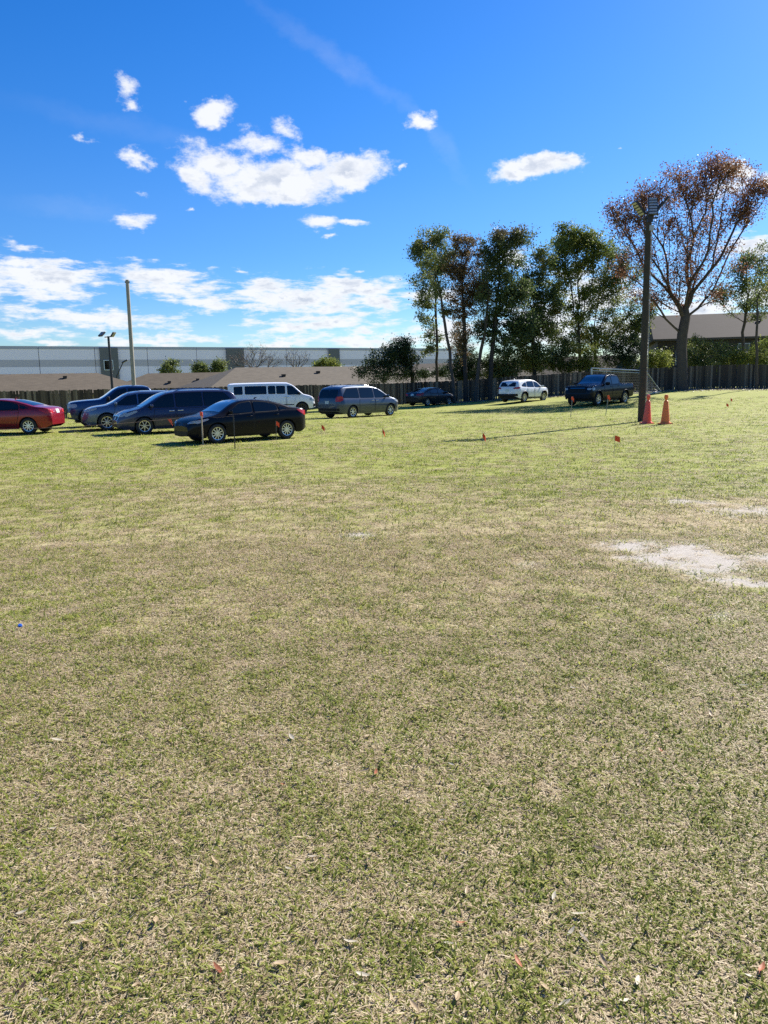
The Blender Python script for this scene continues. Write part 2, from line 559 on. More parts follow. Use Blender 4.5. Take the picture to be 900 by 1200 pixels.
M['straw'] = blade_mat('dry_straw_blade', [(0.0, (0.12, 0.08, 0.04)), (0.3, (0.43, 0.335, 0.20)), (0.7, (0.65, 0.535, 0.34)), (1.0, (0.86, 0.76, 0.55))], 0.35, False)
M['blade'] = blade_mat('green_blade', [(0.0, (0.06, 0.10, 0.012)), (0.4, (0.165, 0.22, 0.032)), (0.8, (0.30, 0.335, 0.058)), (1.0, (0.50, 0.465, 0.14))], 0.5, True)


def tuft(name, kind, rng):
    """a hand-sized tuft of blades, used many times over in the grass"""
    mb = MB()
    n = 44 if kind == 'straw' else 17
    for _ in range(n):
        a, rr = rng.uniform(0, 2 * math.pi), 0.075 * math.sqrt(rng.uniform(0, 1))
        base = Vector((rr * math.cos(a), rr * math.sin(a), 0))
        h = rng.uniform(0, 2 * math.pi)
        d = Vector((math.cos(h), math.sin(h), 0))
        if kind == 'straw':
            L, w, lift = rng.uniform(0.014, 0.048), rng.uniform(0.0011, 0.0024), rng.uniform(-0.05, 0.28)
            base.z = rng.uniform(0.002, 0.010)
        else:
            L, w, lift = rng.uniform(0.022, 0.05), rng.uniform(0.0017, 0.0033), rng.uniform(0.15, 0.95)
        s = Vector((-d.y, d.x, 0)) * w
        up = Vector((0, 0, 1))
        p1 = base + d * L * 0.5 * math.cos(lift) + up * L * 0.5 * math.sin(lift)
        l2 = lift - (rng.uniform(0.0, 0.35) if kind == 'straw' else rng.uniform(0.1, 0.8))
        p2 = p1 + d * L * 0.5 * math.cos(l2) + up * L * 0.5 * math.sin(l2)
        p2.z = max(p2.z, 0.002)
        mb.add([base - s * 0.7, base + s * 0.7, p1 + s, p1 - s, p2], [(0, 1, 2, 3), (3, 2, 4)])
    me = bpy.data.meshes.new(name)
    me.from_pydata(mb.v, [], mb.f)
    me.materials.append(M['straw'] if kind == 'straw' else M['blade'])
    return bpy.data.objects.new(name, me)


def build_grass():
    rng = np.random.default_rng(3)
    src = bpy.data.collections.new('tuft_sources')
    kinds = ['straw'] * 4 + ['green'] * 5
    for k, kd in enumerate(kinds):
        src.objects.link(tuft('tuft_%s%s' % (chr(97 + k), kd), kd, rng))
    pts, sc, idx, rot = [], [], [], []
    bands = [(1.3, 3.2, 1900, .9), (3.2, 5.5, 1000, 1.0), (5.5, 9, 360, 1.15), (9, 15, 110, 1.45), (15, 24, 45, 1.7), (24, 36, 18, 2.0), (36, 52, 7, 2.2)]
    for (y0, y1, dn, s) in bands:
        area_w = (y1 * 0.62 + 1.2) * 2
        n = int(dn * area_w * (y1 - y0))
        X = rng.uniform(-area_w / 2, area_w / 2, n)
        Y = rng.uniform(y0, y1, n)
        keep = np.abs(X) < Y * 0.60 + 1.0
        # thin the grass where sand shows
        f = np.full(n, -9.0)
        for (sx, sy, rx, ry, k) in SANDW:
            f = np.maximum(f, k - np.sqrt(((X - sx) / (rx * 1.1)) ** 2 + ((Y - sy) / (ry * 1.2)) ** 2))
        keep &= ~(rng.uniform(-0.35, 0.75, n) < f)
        X, Y = X[keep], Y[keep]
        n = len(X)
        # clumpy mixture of straw and green
        g = 0.5 + 0.22 * np.sin(X * 1.9 + 2 * np.sin(Y * 1.1)) + 0.22 * np.sin(Y * 2.3 + 2 * np.sin(X * 1.3)) + 0.10 * np.sin(X * 7.1 + Y * 5.3)
        straw = rng.uniform(0, 1, n) > (0.42 + 0.08 * g + (0.06 if y0 > 8 else 0))
        idx.append(np.where(straw, rng.integers(0, 4, n), rng.integers(4, 9, n)))
        pts.append(np.stack([X, Y, np.array([gz(x, y) for x, y in zip(X, Y)])], 1))
        sc.append(s * rng.uniform(0.65, 1.3, n) * np.where(straw, 1.0, 1.0 + 0.5 * rng.uniform(0, 1, n) ** 3))
        rot.append(rng.uniform(0, 2 * math.pi, n))
    pts, sc, idx, rot = np.concatenate(pts), np.concatenate(sc), np.concatenate(idx), np.concatenate(rot)
    me = bpy.data.meshes.new('grass')
    me.vertices.add(len(pts))
    me.vertices.foreach_set('co', pts.astype(np.float32).ravel())
    for nm, ty, arr in (('tuft_scale', 'FLOAT', sc.astype(np.float32)), ('tuft_kind', 'INT', idx.astype(np.int32)), ('tuft_turn', 'FLOAT', rot.astype(np.float32))):
        me.attributes.new(nm, ty, 'POINT').data.foreach_set('value', arr)
    o = bpy.data.objects.new('grass', me)
    COL.objects.link(o)
    tag(o, 'short dry and green grass blades of the field', 'grass', None, 'stuff')
    ng = bpy.data.node_groups.new('grass_tufts', 'GeometryNodeTree')
    ng.interface.new_socket('Geometry', in_out='INPUT', socket_type='NodeSocketGeometry')
    ng.interface.new_socket('Geometry', in_out='OUTPUT', socket_type='NodeSocketGeometry')
    N, L = ng.nodes, ng.links
    gi, go = N.new('NodeGroupInput'), N.new('NodeGroupOutput')
    ci = N.new('GeometryNodeCollectionInfo')
    ci.inputs['Collection'].default_value = src
    ci.inputs['Separate Children'].default_value = True
    ci.inputs['Reset Children'].default_value = True

    def attr(nm, ty):
        a = N.new('GeometryNodeInputNamedAttribute')
        a.data_type = ty
        a.inputs['Name'].default_value = nm
        return a.outputs['Attribute']
    ip = N.new('GeometryNodeInstanceOnPoints')
    ip.inputs['Pick Instance'].default_value = True
    L.new(gi.outputs[0], ip.inputs['Points'])
    L.new(ci.outputs[0], ip.inputs['Instance'])
    L.new(attr('tuft_kind', 'INT'), ip.inputs['Instance Index'])
    cx = N.new('ShaderNodeCombineXYZ')
    L.new(attr('tuft_turn', 'FLOAT'), cx.inputs[2])
    L.new(cx.outputs[0], ip.inputs['Rotation'])
    L.new(attr('tuft_scale', 'FLOAT'), ip.inputs['Scale'])
    L.new(ip.outputs[0], go.inputs[0])
    md = o.modifiers.new('tufts', 'NODES')
    md.node_group = ng
    print('tufts', len(pts))


build_grass()

# ------------------------------------------------------------------ vehicles


def pchip(pts):
    xs = np.array([p[0] for p in pts], float)
    ys = np.array([p[1] for p in pts], float)
    h = np.diff(xs)
    d = np.diff(ys) / h
    m = np.zeros(len(xs))
    m[0], m[-1] = d[0], d[-1]
    for i in range(1, len(xs) - 1):
        if d[i - 1] * d[i] > 0:
            w1, w2 = 2 * h[i] + h[i - 1], h[i] + 2 * h[i - 1]
            m[i] = (w1 + w2) / (w1 / d[i - 1] + w2 / d[i])

    def f(x):
        x = min(max(x, xs[0]), xs[-1])
        i = min(max(int(np.searchsorted(xs, x) - 1), 0), len(h) - 1)
        t = (x - xs[i]) / h[i]
        a = ys[i] * (1 + 2 * t) * (1 - t) ** 2 + ys[i + 1] * t * t * (3 - 2 * t)
        return float(a + h[i] * (m[i] * t * (1 - t) ** 2 + m[i + 1] * t * t * (t - 1)))
    return f


class Shape:
    """the skin of a vehicle as a function: half width at (x, z), roof line, sill line"""

    def __init__(s, W, top, belt, low, wheels, r, ra, tumble=0.26, crown=0.035, pf=(0.75, 0.62), pr=(0.5, 0.74)):
        s.W, s.toppts, s.tumble, s.crown, s.pf, s.pr = W, top, tumble, crown, pf, pr
        s.t, s.belt, s.lowf = pchip(top), pchip(belt), pchip(low)
        s.x0, s.x1 = top[0][0], top[-1][0]
        s.xr, s.xf = wheels
        s.r, s.ra = r, ra

    def plan(s, x):
        p = 1.0
        d = (x - (s.x1 - s.pf[0])) / s.pf[0]
        if d > 0:
            p -= (1 - s.pf[1]) * min(d, 1) ** 2.6
        d = ((s.x0 + s.pr[0]) - x) / s.pr[0]
        if d > 0:
            p -= (1 - s.pr[1]) * min(d, 1) ** 2.8
        return p

    def te(s, x):
        return s.t(x) - s.crown

    def b(s, x):
        return min(s.belt(x), s.te(x) - 0.03)

    def low(s, x):
        z = s.lowf(x)
        for w in (s.xr, s.xf):
            if abs(x - w) < s.ra:
                z = max(z, s.r + math.sqrt(s.ra ** 2 - (x - w) ** 2))
        return z

    def sec(s, x, z):
        b, lo = s.b(x), 0.2
        if z <= b:
            u = (z - lo) / (b - lo)
            k = 1 - 0.10 * max(0, (0.62 - u) / 0.62) ** 2 - 0.045 * max(0, (u - 0.62) / 0.38) ** 2
            return s.W * k
        h = z - b
        w = s.W * 0.955 - s.tumble * h - 0.10 * h * h - 0.012 * min(1, h / 0.03)
        te = s.te(x)
        fr = min(0.07, 0.5 * (te - b))
        if z > te - fr and fr > 1e-4:
            q = min(1, (z - (te - fr)) / fr)
            w -= fr * 0.9 * (1 - math.sqrt(max(0, 1 - q * q)))
        return w

    def hw(s, x, z):
        return s.sec(x, z) * s.plan(x)

    def topz(s, x, q):
        return s.te(x) + s.crown * (1 - q * q)

    def topp(s, x, q):
        return Vector((x, q * s.hw(x, s.te(x)), s.topz(x, q)))

    def body(s):
        xs = set(np.linspace(s.x0, s.x1, 96).tolist())
        for w in (s.xr, s.xf):
            for k in range(0, 19):
                xs.add(w - s.ra * math.cos(math.pi * k / 18))
            xs.add(w - s.ra - 0.002)
            xs.add(w + s.ra + 0.002)
        for (x, z) in s.toppts:
            xs.add(x)
        xs = sorted(xs)
        vs, fs = [], []
        us = [0, .06, .15, .28, .42, .56, .7, .84, 1]
        qs = [.92, .75, .5, .25, 0]
        for x in xs:
            half = []
            zl, b, te = min(s.low(x), s.b(x) - 0.02), s.b(x), s.te(x)
            fr = min(0.07, 0.5 * (te - b))
            for u in us:
                z = zl + (b - zl) * u
                half.append((s.hw(x, z), z))
            for z in (b + (te - fr - b) * .08, b + (te - fr - b) * .5, te - fr, te - fr * .6, te - fr * .3, te - fr * .1, te):
                half.append((s.hw(x, z), z))
            w = s.hw(x, te)
            for q in qs:
                half.append((w * q, s.topz(x, q)))
            ring = [(x, -y, z) for (y, z) in half] + [(x, y, z) for (y, z) in reversed(half[:-1])]
            vs.extend(ring)
        n = 2 * (len(us) + 7 + len(qs)) - 1
        m = len(xs)
        for i in range(m - 1):
            for k in range(n - 1):
                fs.append((i * n + k, (i + 1) * n + k, (i + 1) * n + k + 1, i * n + k + 1))
        for i, rev in ((0, False), (m - 1, True)):
            for k in range(n // 2):
                a = [i * n + k, i * n + k + 1, i * n + n - 2 - k, i * n + n - 1 - k]
                a = list(dict.fromkeys(a))
                if len(a) >= 3:
                    fs.append(tuple(reversed(a)) if rev else tuple(a))
        return MB().add(vs, fs)

    def _tri(s, poly, step=0.07, rnd=0):
        pts = [Vector((p[0], p[1])) for p in poly]
        for _ in range(rnd):
            q = []
            for i in range(len(pts)):
                a, b = pts[i], pts[(i + 1) % len(pts)]
                L = (b - a).length
                c = min(0.25, 0.045 / max(L, 1e-3))
                q += [a.lerp(b, c), a.lerp(b, 1 - c)]
            pts = q
        out = []
        for i in range(len(pts)):
            a, b = pts[i], pts[(i + 1) % len(pts)]
            k = max(1, int((b - a).length / step))
            out += [a.lerp(b, j / k) for j in range(k)]
        nb = len(out)
        xs, ys = [p.x for p in out], [p.y for p in out]

        def inside(x, y):
            c = False
            for i in range(nb):
                a, b = out[i], out[i - 1]
                if (a.y > y) != (b.y > y) and x < (b.x - a.x) * (y - a.y) / (b.y - a.y) + a.x:
                    c = not c
            return c
        gx = np.arange(min(xs) + step / 2, max(xs), step)
        gy = np.arange(min(ys) + step / 2, max(ys), step)
        inner = [Vector((x, y)) for x in gx for y in gy if inside(x, y)]
        v, e, f, *_ = delaunay_2d_cdt(out + inner, [], [list(range(nb))], 1, 1e-5)
        return v, f

    def side(s, mb, poly, off=0.006, mi=0, rnd=0, sides=(1, -1), step=0.07):
        v, f = s._tri(poly, step, rnd)
        for sd in sides:
            mb.add([(p.x, sd * (s.hw(p.x, p.y) + off), p.y) for p in v], f if sd < 0 else [tuple(reversed(k)) for k in f], mi)
        return mb

    def end(s, mb, poly, e, off=0.008, mi=0, rnd=0):
        """a patch on the nose (e=1) or the tail (e=-1), outline given in (y, z)"""
        v, f = s._tri(poly, 0.06, rnd)
        out = []
        for p in v:
            L, mf = s.pf if e > 0 else s.pr
            ex = 2.6 if e > 0 else 2.8
            xe = s.x1 if e > 0 else s.x0
            fr = abs(p.x) / s.sec(xe - e * L * 0.5, min(p.y, s.b(xe - e * L * .5)))
            d = min(1, max(0, (1 - fr) / (1 - mf))) ** (1 / ex)
            x = (s.x1 - L + L * d) if e > 0 else (s.x0 + L - L * d)
            if s.topz(x, 0.6) < p.y:
                lo, hi = x, x - e * 1.2
                for _ in range(24):
                    mdl = (lo + hi) / 2
                    if s.topz(mdl, 0.6) < p.y:
                        lo = mdl
                    else:
                        hi = mdl
                x = hi
            out.append((x + e * off, p.x, p.y))
        mb.add(out, f, mi)
        return mb

    def top(s, mb, xa, xb, qa, qb, off=0.006, mi=0, nx=12, nq=12):
        vs, fs = [], []
        for i in range(nx + 1):
            x = xa + (xb - xa) * i / nx
            qm = qa + (qb - qa) * i / nx
            dz = (s.te(x + 0.02) - s.te(x - 0.02)) / 0.04
            nrm = Vector((-dz, 0, 1)).normalized()
            for k in range(nq + 1):
                vs.append(s.topp(x, -qm + 2 * qm * k / nq) + nrm * off)
        for i in range(nx):
            for k in range(nq):
                a = i * (nq + 1) + k
                fs.append((a, a + nq + 1, a + nq + 2, a + 1))
        mb.add(vs, fs, mi)
        return mb


def inset(poly, d):
    cx = sum(p[0] for p in poly) / len(poly)
    cz = sum(p[1] for p in poly) / len(poly)
    hx = max(abs(p[0] - cx) for p in poly)
    hz = max(abs(p[1] - cz) for p in poly)
    return [(cx + (p[0] - cx) * (1 - d / hx), cz + (p[1] - cz) * (1 - d / hz)) for p in poly]


def wheel(root, x, sd, sh, rim_mat, spokes, width=0.21):
    r = sh.r
    yo = sd * (sh.W - 0.02)
    yi = yo - sd * width
    c = (x, 0, r)
    mid = (yo + yi) / 2
    hub = MB().lathe([(0.001, yi + sd * 0.03), (r * 0.62, yi + sd * 0.03), (r * 0.62, yo - sd * 0.09), (0.001, yo - sd * 0.09)], 24, 'Y', c).build('wheel', M['black_plastic'], root, 40)
    hw = width / 2
    prof = [(r * .64, mid - hw * .8), (r * .8, mid - hw), (r * .93, mid - hw * .95), (r, mid - hw * .7), (r, mid + hw * .7), (r * .93, mid + hw * .95), (r * .8, mid + hw), (r * .64, mid + hw * .8)]
    MB().lathe(prof, 32, 'Y', c, 0, True).build('tyre', M['rubber'], hub, 50)
    mb = MB()
    o = yo - sd * 0.012
    mb.lathe([(r * .66, o - sd * .05), (r * .66, o), (r * .60, o - sd * .004), (r * .58, o - sd * .06)], 32, 'Y', c)
    mb.lathe([(0.001, o - sd * .012), (r * .15, o - sd * .014), (r * .17, o - sd * .05)], 16, 'Y', c)
    for k in range(spokes):
        a = 2 * math.pi * (k + 0.3) / spokes
        ca, sa = math.cos(a), math.sin(a)
        for (w0, w1) in ((r * 0.060, r * 0.050),):
            pr = [(r * .12, -w0), (r * .6, -w1), (r * .6, w1), (r * .12, w0)]
            f_, b_ = [], []
            for (q, w) in pr:
                px, pz = q * ca - w * sa, q * sa + w * ca
                f_.append((c[0] + px, o - sd * 0.012, c[2] + pz))
                b_.append((c[0] + px, o - sd * 0.05, c[2] + pz))
            mb.add(f_ + b_, [(0, 1, 2, 3), (7, 6, 5, 4), (0, 4, 5, 1), (1, 5, 6, 2), (2, 6, 7, 3), (3, 7, 4, 0)])
    mb.build('rim', rim_mat, hub, 40)


def vehicle(name, label, cat, sh, pm, sp, loc, heading, rim='alloy', spokes=10, group='vehicles parked on the grass field'):
    root = empty(name, (loc[0], loc[1], gz(loc[0], loc[1])), heading, label, cat, group)
    body = sh.body().build('body', pm, root, 28)
    # dark underside and wheel wells
    ub = MB()
    xa, xb = sh.x0 + 0.25, sh.x1 - 0.35
    zt = min(sh.b(0), sh.b(sh.x0 + 0.4), sh.b(sh.x1 - 0.4)) - 0.10
    ub.box(((xa + xb) / 2, 0, (0.24 + zt) / 2), (xb - xa, (sh.W - 0.24) * 2, zt - 0.24))
    ub.build('underbody', M['seam'], root)
    for x in (sh.xf, sh.xr):
        for sd in (1, -1):
            wheel(root, x, sd, sh, M[rim], spokes, sp.get('tyre', 0.21))
    # side glass with dark frames
    for poly in sp['windows']:
        for sd in (1, -1):
            mb = MB()
            sh.side(mb, inset(poly, -0.022), 0.003, 1, 1, (sd,))
            sh.side(mb, poly, 0.007, 0, 1, (sd,))
            mb.build('side_window', [M['glass'], M['black_plastic']], root, 40)
    mb = MB()
    sh.top(mb, *sp['screen'], 0.006)
    mb.build('windshield', M['screen_glass'], root, 40)
    mb = MB()
    if 'rear_end' in sp:
        sh.end(mb, sp['rear_end'], -1, 0.008, 0, 1)
    else:
        sh.top(mb, *sp['rear_top'], 0.006)
    mb.build('rear_window', M['glass'], root, 40)
    # doors: a panel with a dark gap round it, and a handle each
    for (poly, hx) in sp.get('doors', []):
        for sd in (1, -1):
            mb = MB()
            sh.side(mb, poly, 0.0015, 1, 0, (sd,))
            sh.side(mb, inset(poly, 0.018), 0.006, 0, 0, (sd,))
            d = mb.build('door', [pm, M['seam']], root, 40)
            z = max(p[1] for p in poly) - 0.10
            y = sh.hw(hx, z)
            hb = MB()
            hb.tube([(hx - 0.10, sd * (y + 0.006), z), (hx - 0.07, sd * (y + 0.035), z + .004), (hx + 0.07, sd * (y + 0.035), z + .004), (hx + 0.10, sd * (y + 0.006), z)], 0.014, 6)
            hb.build('handle', M['chrome'] if sp.get('chrome_handles') else pm, d, 60)
    # lamps
    for sd in (1, -1):
        mb = MB()
        sh.end(mb, [(sd * y, z) for y, z in sp['head_end']], 1, 0.010, 0, 1)
        sh.side(mb, sp['head_side'], 0.009, 0, 1, (sd,))
        mb.build('headlight', M['lamp'], root, 50)
        mb = MB()
        sh.end(mb, [(sd * y, z) for y, z in sp['tail_end']], -1, 0.010, 0, 1)
        sh.side(mb, sp['tail_side'], 0.009, 0, 1, (sd,))
        mb.build('taillight', M['tail'], root, 50)
    for poly in sp.get('grille', []):
        mb = MB()
        sh.end(mb, poly, 1, 0.007)
        mb.build('grille', M['black_plastic'], root, 50)
    for poly in sp.get('chrome_front', []):
        mb = MB()
        sh.end(mb, poly, 1, 0.013)
        mb.build('grille_bar', M['chrome'], root, 50)
    for poly in sp.get('bumper_front', []):
        mb = MB()
        sh.end(mb, poly, 1, 0.012)
        mb.build('front_bumper', M[sp.get('bumper_mat', 'black_plastic')], root, 50)
    for poly in sp.get('bumper_rear', []):
        mb = MB()
        sh.end(mb, poly, -1, 0.012)
        mb.build('rear_bumper', M[sp.get('bumper_mat', 'black_plastic')], root, 50)
    pz = sp.get('plate_z', 0.78)
    mb = MB()
    sh.end(mb, [(-.15, pz - .08), (.15, pz - .08), (.15, pz + .08), (-.15, pz + .08)], -1, 0.016)
    mb.build('licence_plate', M['plate'], root)
    for poly in sp.get('trim', []):
        for sd in (1, -1):
            mb = MB()
            sh.side(mb, poly, 0.011, 0, 0, (sd,))
            mb.build('side_trim', M[sp.get('trim_mat', 'black_plastic')], root, 40)
    if sp.get('arch_trim'):
        for x in (sh.xf, sh.xr):
            for sd in (1, -1):
                pts = []
                for k in range(0, 19):
                    a = math.pi * (0.02 + 0.96 * k / 18)
                    px, pz_ = x + (sh.ra + .03) * math.cos(a), sh.r + (sh.ra + .03) * math.sin(a)
                    pts.append((px, sd * (sh.hw(px, pz_) + 0.004), pz_))
                MB().tube(pts, 0.032, 6).build('arch_trim', M['black_plastic'], root, 60)
    if 'bed' in sp:
        mb = MB()
        sh.top(mb, *sp['bed'], 0.006)
        mb.build('bed_cover', M['black_plastic'], root, 40)
    for (xa, xb, q) in sp.get('rails', []):
        for sd in (1, -1):
            pts = [sh.topp(xa + (xb - xa) * k / 8, sd * q) + Vector((0, 0, 0.045 if 0 < k < 8 else 0.0)) for k in range(9)]
            MB().tube(pts, 0.018, 6).build('roof_rail', M[sp.get('rail_mat', 'chrome')], root, 60)
    # mirrors
    mx, mz = sp['mirror']
    for sd in (1, -1):
        y = sh.hw(mx, mz)
        sc = sp.get('mirror_size', 1.0)
        mb = MB()
        prof = [(0.001, -.07), (.05, -.065), (.075, -.03), (.082, .01), (.07, .05), (.001, .06)]
        mb.lathe(prof, 14, 'Z')
        mb.v = [(mx + 0.02 + (p[0] * 0.75) * sc, sd * (y + 0.14 * sc + p[1] * 1.55 * sc), mz + 0.06 + p[2] * 1.15 * sc) for p in mb.v]
        mb.tube([(mx, sd * (y - 0.02), mz + .02), (mx + .02, sd * (y + .12), mz + .05)], 0.022, 6)
        mb.build('mirror', pm if sp.get('mirror_paint', True) else M['black_plastic'], root, 60)
    for poly in sp.get('marker', []):
        mb = MB()
        sh.side(mb, poly, 0.013, 0, 0)
        mb.build('marker_lamp', M['amber'], root)
    if sp.get('antenna'):
        ax = sp['antenna']
        p = sh.topp(ax, 0)
        MB().tube([p, p + Vector((-.06, 0, .05)), p + Vector((-.12, 0, .055))], [.03, .02, .006], 6).build('antenna', pm, root, 60)
    return root


def sedan_shape():
    return Shape(.885, [(-2.27, .82), (-2.23, .98), (-2.08, 1.07), (-1.68, 1.13), (-1.2, 1.275), (-.7, 1.39), (-.1, 1.44), (.3, 1.415), (.62, 1.33), (1.2, 1.035), (1.36, .98), (1.9, .87), (2.14, .77), (2.27, .60)],
                 [(-2.27, 1.0), (-1.5, 1.0), (0, .955), (1.2, .90), (2.27, .84)], [(-2.27, .36), (-1.95, .23), (0, .19), (1.9, .19), (2.27, .27)], (-1.36, 1.34), .325, .375, .34)


SEDAN = dict(windows=[[(.96, .975), (.45, 1.285), (-.02, 1.345), (-.02, .985)], [(-.10, .99), (-.10, 1.345), (-.62, 1.30), (-.98, 1.19), (-1.02, 1.01)], [(-1.10, 1.015), (-1.06, 1.165), (-1.30, 1.10), (-1.42, 1.04)]],
             screen=(.42, 1.17, .90, .90), rear_top=(-1.56, -.78, .86, .88),
             doors=[([(1.02, .30), (1.06, .88), (.9, .94), (-.04, .955), (-.04, .27)], .12), ([(-.08, .27), (-.08, .955), (-1.05, .97), (-.98, .62), (-.86, .30)], -.93)],
             head_end=[(.42, .66), (.80, .70), (.84, .80), (.50, .735)], head_side=[(2.05, .66), (1.62, .80), (1.66, .84), (2.1, .77)],
             tail_end=[(.42, .84), (.84, .80), (.84, .98), (.46, .97)], tail_side=[(-2.15, .80), (-1.85, .95), (-1.78, 1.03), (-2.12, .99)],
             grille=[[(-.42, .60), (.42, .60), (.46, .70), (-.46, .70)], [(-.5, .27), (.5, .27), (.55, .42), (-.55, .42)]], mirror=(.86, .97), plate_z=.9, antenna=-.55)


def minivan_shape():
    return Shape(.985, [(-2.54, .78), (-2.52, 1.04), (-2.43, 1.3), (-2.24, 1.62), (-2.0, 1.73), (-1.2, 1.765), (-.1, 1.755), (.45, 1.69), (.75, 1.59), (1.35, 1.25), (1.65, 1.1), (2.1, .98), (2.4, .82), (2.54, .6)],
                 [(-2.54, 1.05), (0, 1.03), (1.4, 1.0), (2.54, .9)], [(-2.54, .40), (-2.1, .26), (0, .22), (2.1, .22), (2.54, .30)], (-1.5, 1.53), .345, .40, .24, .04)


MINIVAN = dict(windows=[[(1.38, 1.09), (.66, 1.545), (.30, 1.60), (.30, 1.075)], [(.20, 1.08), (.20, 1.61), (-.86, 1.63), (-.86, 1.09)], [(-.96, 1.09), (-.96, 1.63), (-1.82, 1.60), (-2.12, 1.30), (-2.16, 1.14)]],
               screen=(.52, 1.6, .90, .90), rear_end=[(-.72, 1.12), (.72, 1.12), (.64, 1.56), (-.64, 1.56)],
               doors=[([(1.08, .32), (1.16, .7), (1.1, 1.0), (.26, 1.02), (.26, .32)], .42), ([(.22, .32), (.22, 1.02), (-.95, 1.03), (-1.0, .80), (-.98, .34)], .06)],
               head_end=[(.42, .72), (.86, .74), (.90, .92), (.52, .82)], head_side=[(2.25, .72), (1.75, .92), (1.82, .98), (2.3, .84)],
               tail_end=[(.62, .92), (.93, .92), (.93, 1.2), (.70, 1.2)], tail_side=[(-2.44, .92), (-2.2, 1.0), (-2.2, 1.22), (-2.42, 1.2)],
               grille=[[(-.40, .60), (.40, .60), (.44, .76), (-.44, .76)], [(-.6, .32), (.6, .32), (.6, .45), (-.6, .45)]], chrome_front=[[(-.42, .76), (.42, .76), (.43, .785), (-.43, .785)]],
               bumper_rear=[[(-.85, .42), (.85, .42), (.85, .56), (-.85, .56)]], mirror=(1.2, 1.08), plate_z=.88, rails=[(-1.9, .2, .86)], rail_mat='chrome', chrome_handles=True)


def suv_shape():
    return Shape(.935, [(-2.3, .78), (-2.29, 1.0), (-2.22, 1.15), (-2.02, 1.45), (-1.78, 1.6), (-1.2, 1.655), (-.3, 1.67), (.25, 1.615), (.5, 1.53), (1.08, 1.2), (1.28, 1.12), (1.85, 1.03), (2.15, .90), (2.3, .65)],
                 [(-2.3, 1.12), (-1, 1.06), (1.1, 1.0), (2.3, .92)], [(-2.3, .46), (-1.9, .30), (0, .25), (1.9, .27), (2.3, .38)], (-1.34, 1.33), .365, .425, .28, .04)


SUV = dict(windows=[[(1.02, 1.075), (.45, 1.43), (.05, 1.505), (.05, 1.09)], [(-.04, 1.095), (-.04, 1.515), (-.72, 1.51), (-.95, 1.47), (-.95, 1.12)], [(-1.04, 1.125), (-1.04, 1.45), (-1.36, 1.38), (-1.66, 1.24), (-1.6, 1.17)]],
           screen=(.32, 1.25, .90, .90), rear_end=[(-.68, 1.16), (.68, 1.16), (.6, 1.46), (-.6, 1.46)],
           doors=[([(.98, .36), (1.02, .8), (.95, 1.03), (.0, 1.06), (.0, .36)], .16), ([(-.04, .36), (-.04, 1.06), (-.98, 1.08), (-.92, .7), (-.82, .38)], -.86)],
           head_end=[(.46, .80), (.84, .82), (.86, .96), (.5, .88)], head_side=[(2.1, .80), (1.68, .93), (1.72, 1.0), (2.12, .92)],
           tail_end=[(.50, 1.0), (.9, .98), (.9, 1.14), (.58, 1.1)], tail_side=[(-2.24, .98), (-1.96, 1.04), (-1.9, 1.13), (-2.2, 1.13)],
           grille=[[(-.45, .66), (.45, .66), (.48, .86), (-.48, .86)], [(-.6, .38), (.6, .38), (.6, .5), (-.6, .5)]], chrome_front=[[(-.46, .84), (.46, .84), (.47, .87), (-.47, .87)]],
           bumper_rear=[[(-.84, .46), (.84, .46), (.84, .64), (-.84, .64)]], mirror=(.92, 1.08), plate_z=.9, trim=[[(.92, .27), (.92, .37), (-.92, .37), (-.92, .28)]], arch_trim=True, antenna=-1.3)


def pickup_shape(L=0.0):
    return Shape(1.0, [(-2.95, .9), (-2.94, 1.28), (-2.9, 1.33), (-1.02, 1.33), (-.96, 1.35), (-.86, 1.72), (-.74, 1.87), (-.5, 1.92), (.1, 1.94), (.5, 1.90), (.72, 1.82), (1.32, 1.42), (1.5, 1.34), (2.3, 1.28), (2.78, 1.21), (2.9, 1.08), (2.95, .7)],
                 [(-2.95, 1.26), (-1, 1.26), (1.3, 1.22), (2.95, 1.14)], [(-2.95, .55), (-2.5, .45), (0, .40), (2.5, .38), (2.95, .44)], (-1.66, 2.0), .40, .48, .24, .04, (0.45, 0.80), (0.25, .90))


PICKUP = dict(windows=[[(1.22, 1.31), (.70, 1.70), (.28, 1.78), (.28, 1.29)], [(.18, 1.295), (.18, 1.78), (-.58, 1.76), (-.72, 1.68), (-.74, 1.32)]],
              screen=(.58, 1.44, .91, .90), rear_top=(-.95, -.80, .78, .74),
              doors=[([(1.28, .46), (1.30, 1.0), (1.2, 1.22), (.23, 1.25), (.23, .46)], .38), ([(.19, .46), (.19, 1.25), (-.78, 1.26), (-.84, .9), (-.80, .48)], -.62)],
              head_end=[(.58, .92), (.93, .92), (.95, 1.12), (.60, 1.12)], head_side=[(2.78, .92), (2.52, .96), (2.52, 1.12), (2.78, 1.12)],
              tail_end=[(.82, .95), (.96, .95), (.96, 1.26), (.82, 1.26)], tail_side=[(-2.92, .95), (-2.8, .95), (-2.8, 1.26), (-2.92, 1.26)],
              grille=[[(-.56, .80), (.56, .80), (.56, 1.14), (-.56, 1.14)]], chrome_front=[[(-.56, .94), (.56, .94), (.56, 1.0), (-.56, 1.0)]], bumper_front=[[(-.92, .50), (.92, .50), (.92, .72), (-.92, .72)]],
              bumper_rear=[[(-.92, .55), (.92, .55), (.92, .74), (-.92, .74)]], bumper_mat='chrome', mirror=(1.12, 1.28), mirror_size=1.35, plate_z=.66, bed=(-2.84, -1.08, .88, .88), tyre=.26,
              trim=[[(1.42, .40), (1.42, .47), (-1.08, .47), (-1.08, .40)]], mirror_paint=False, arch_trim=True)


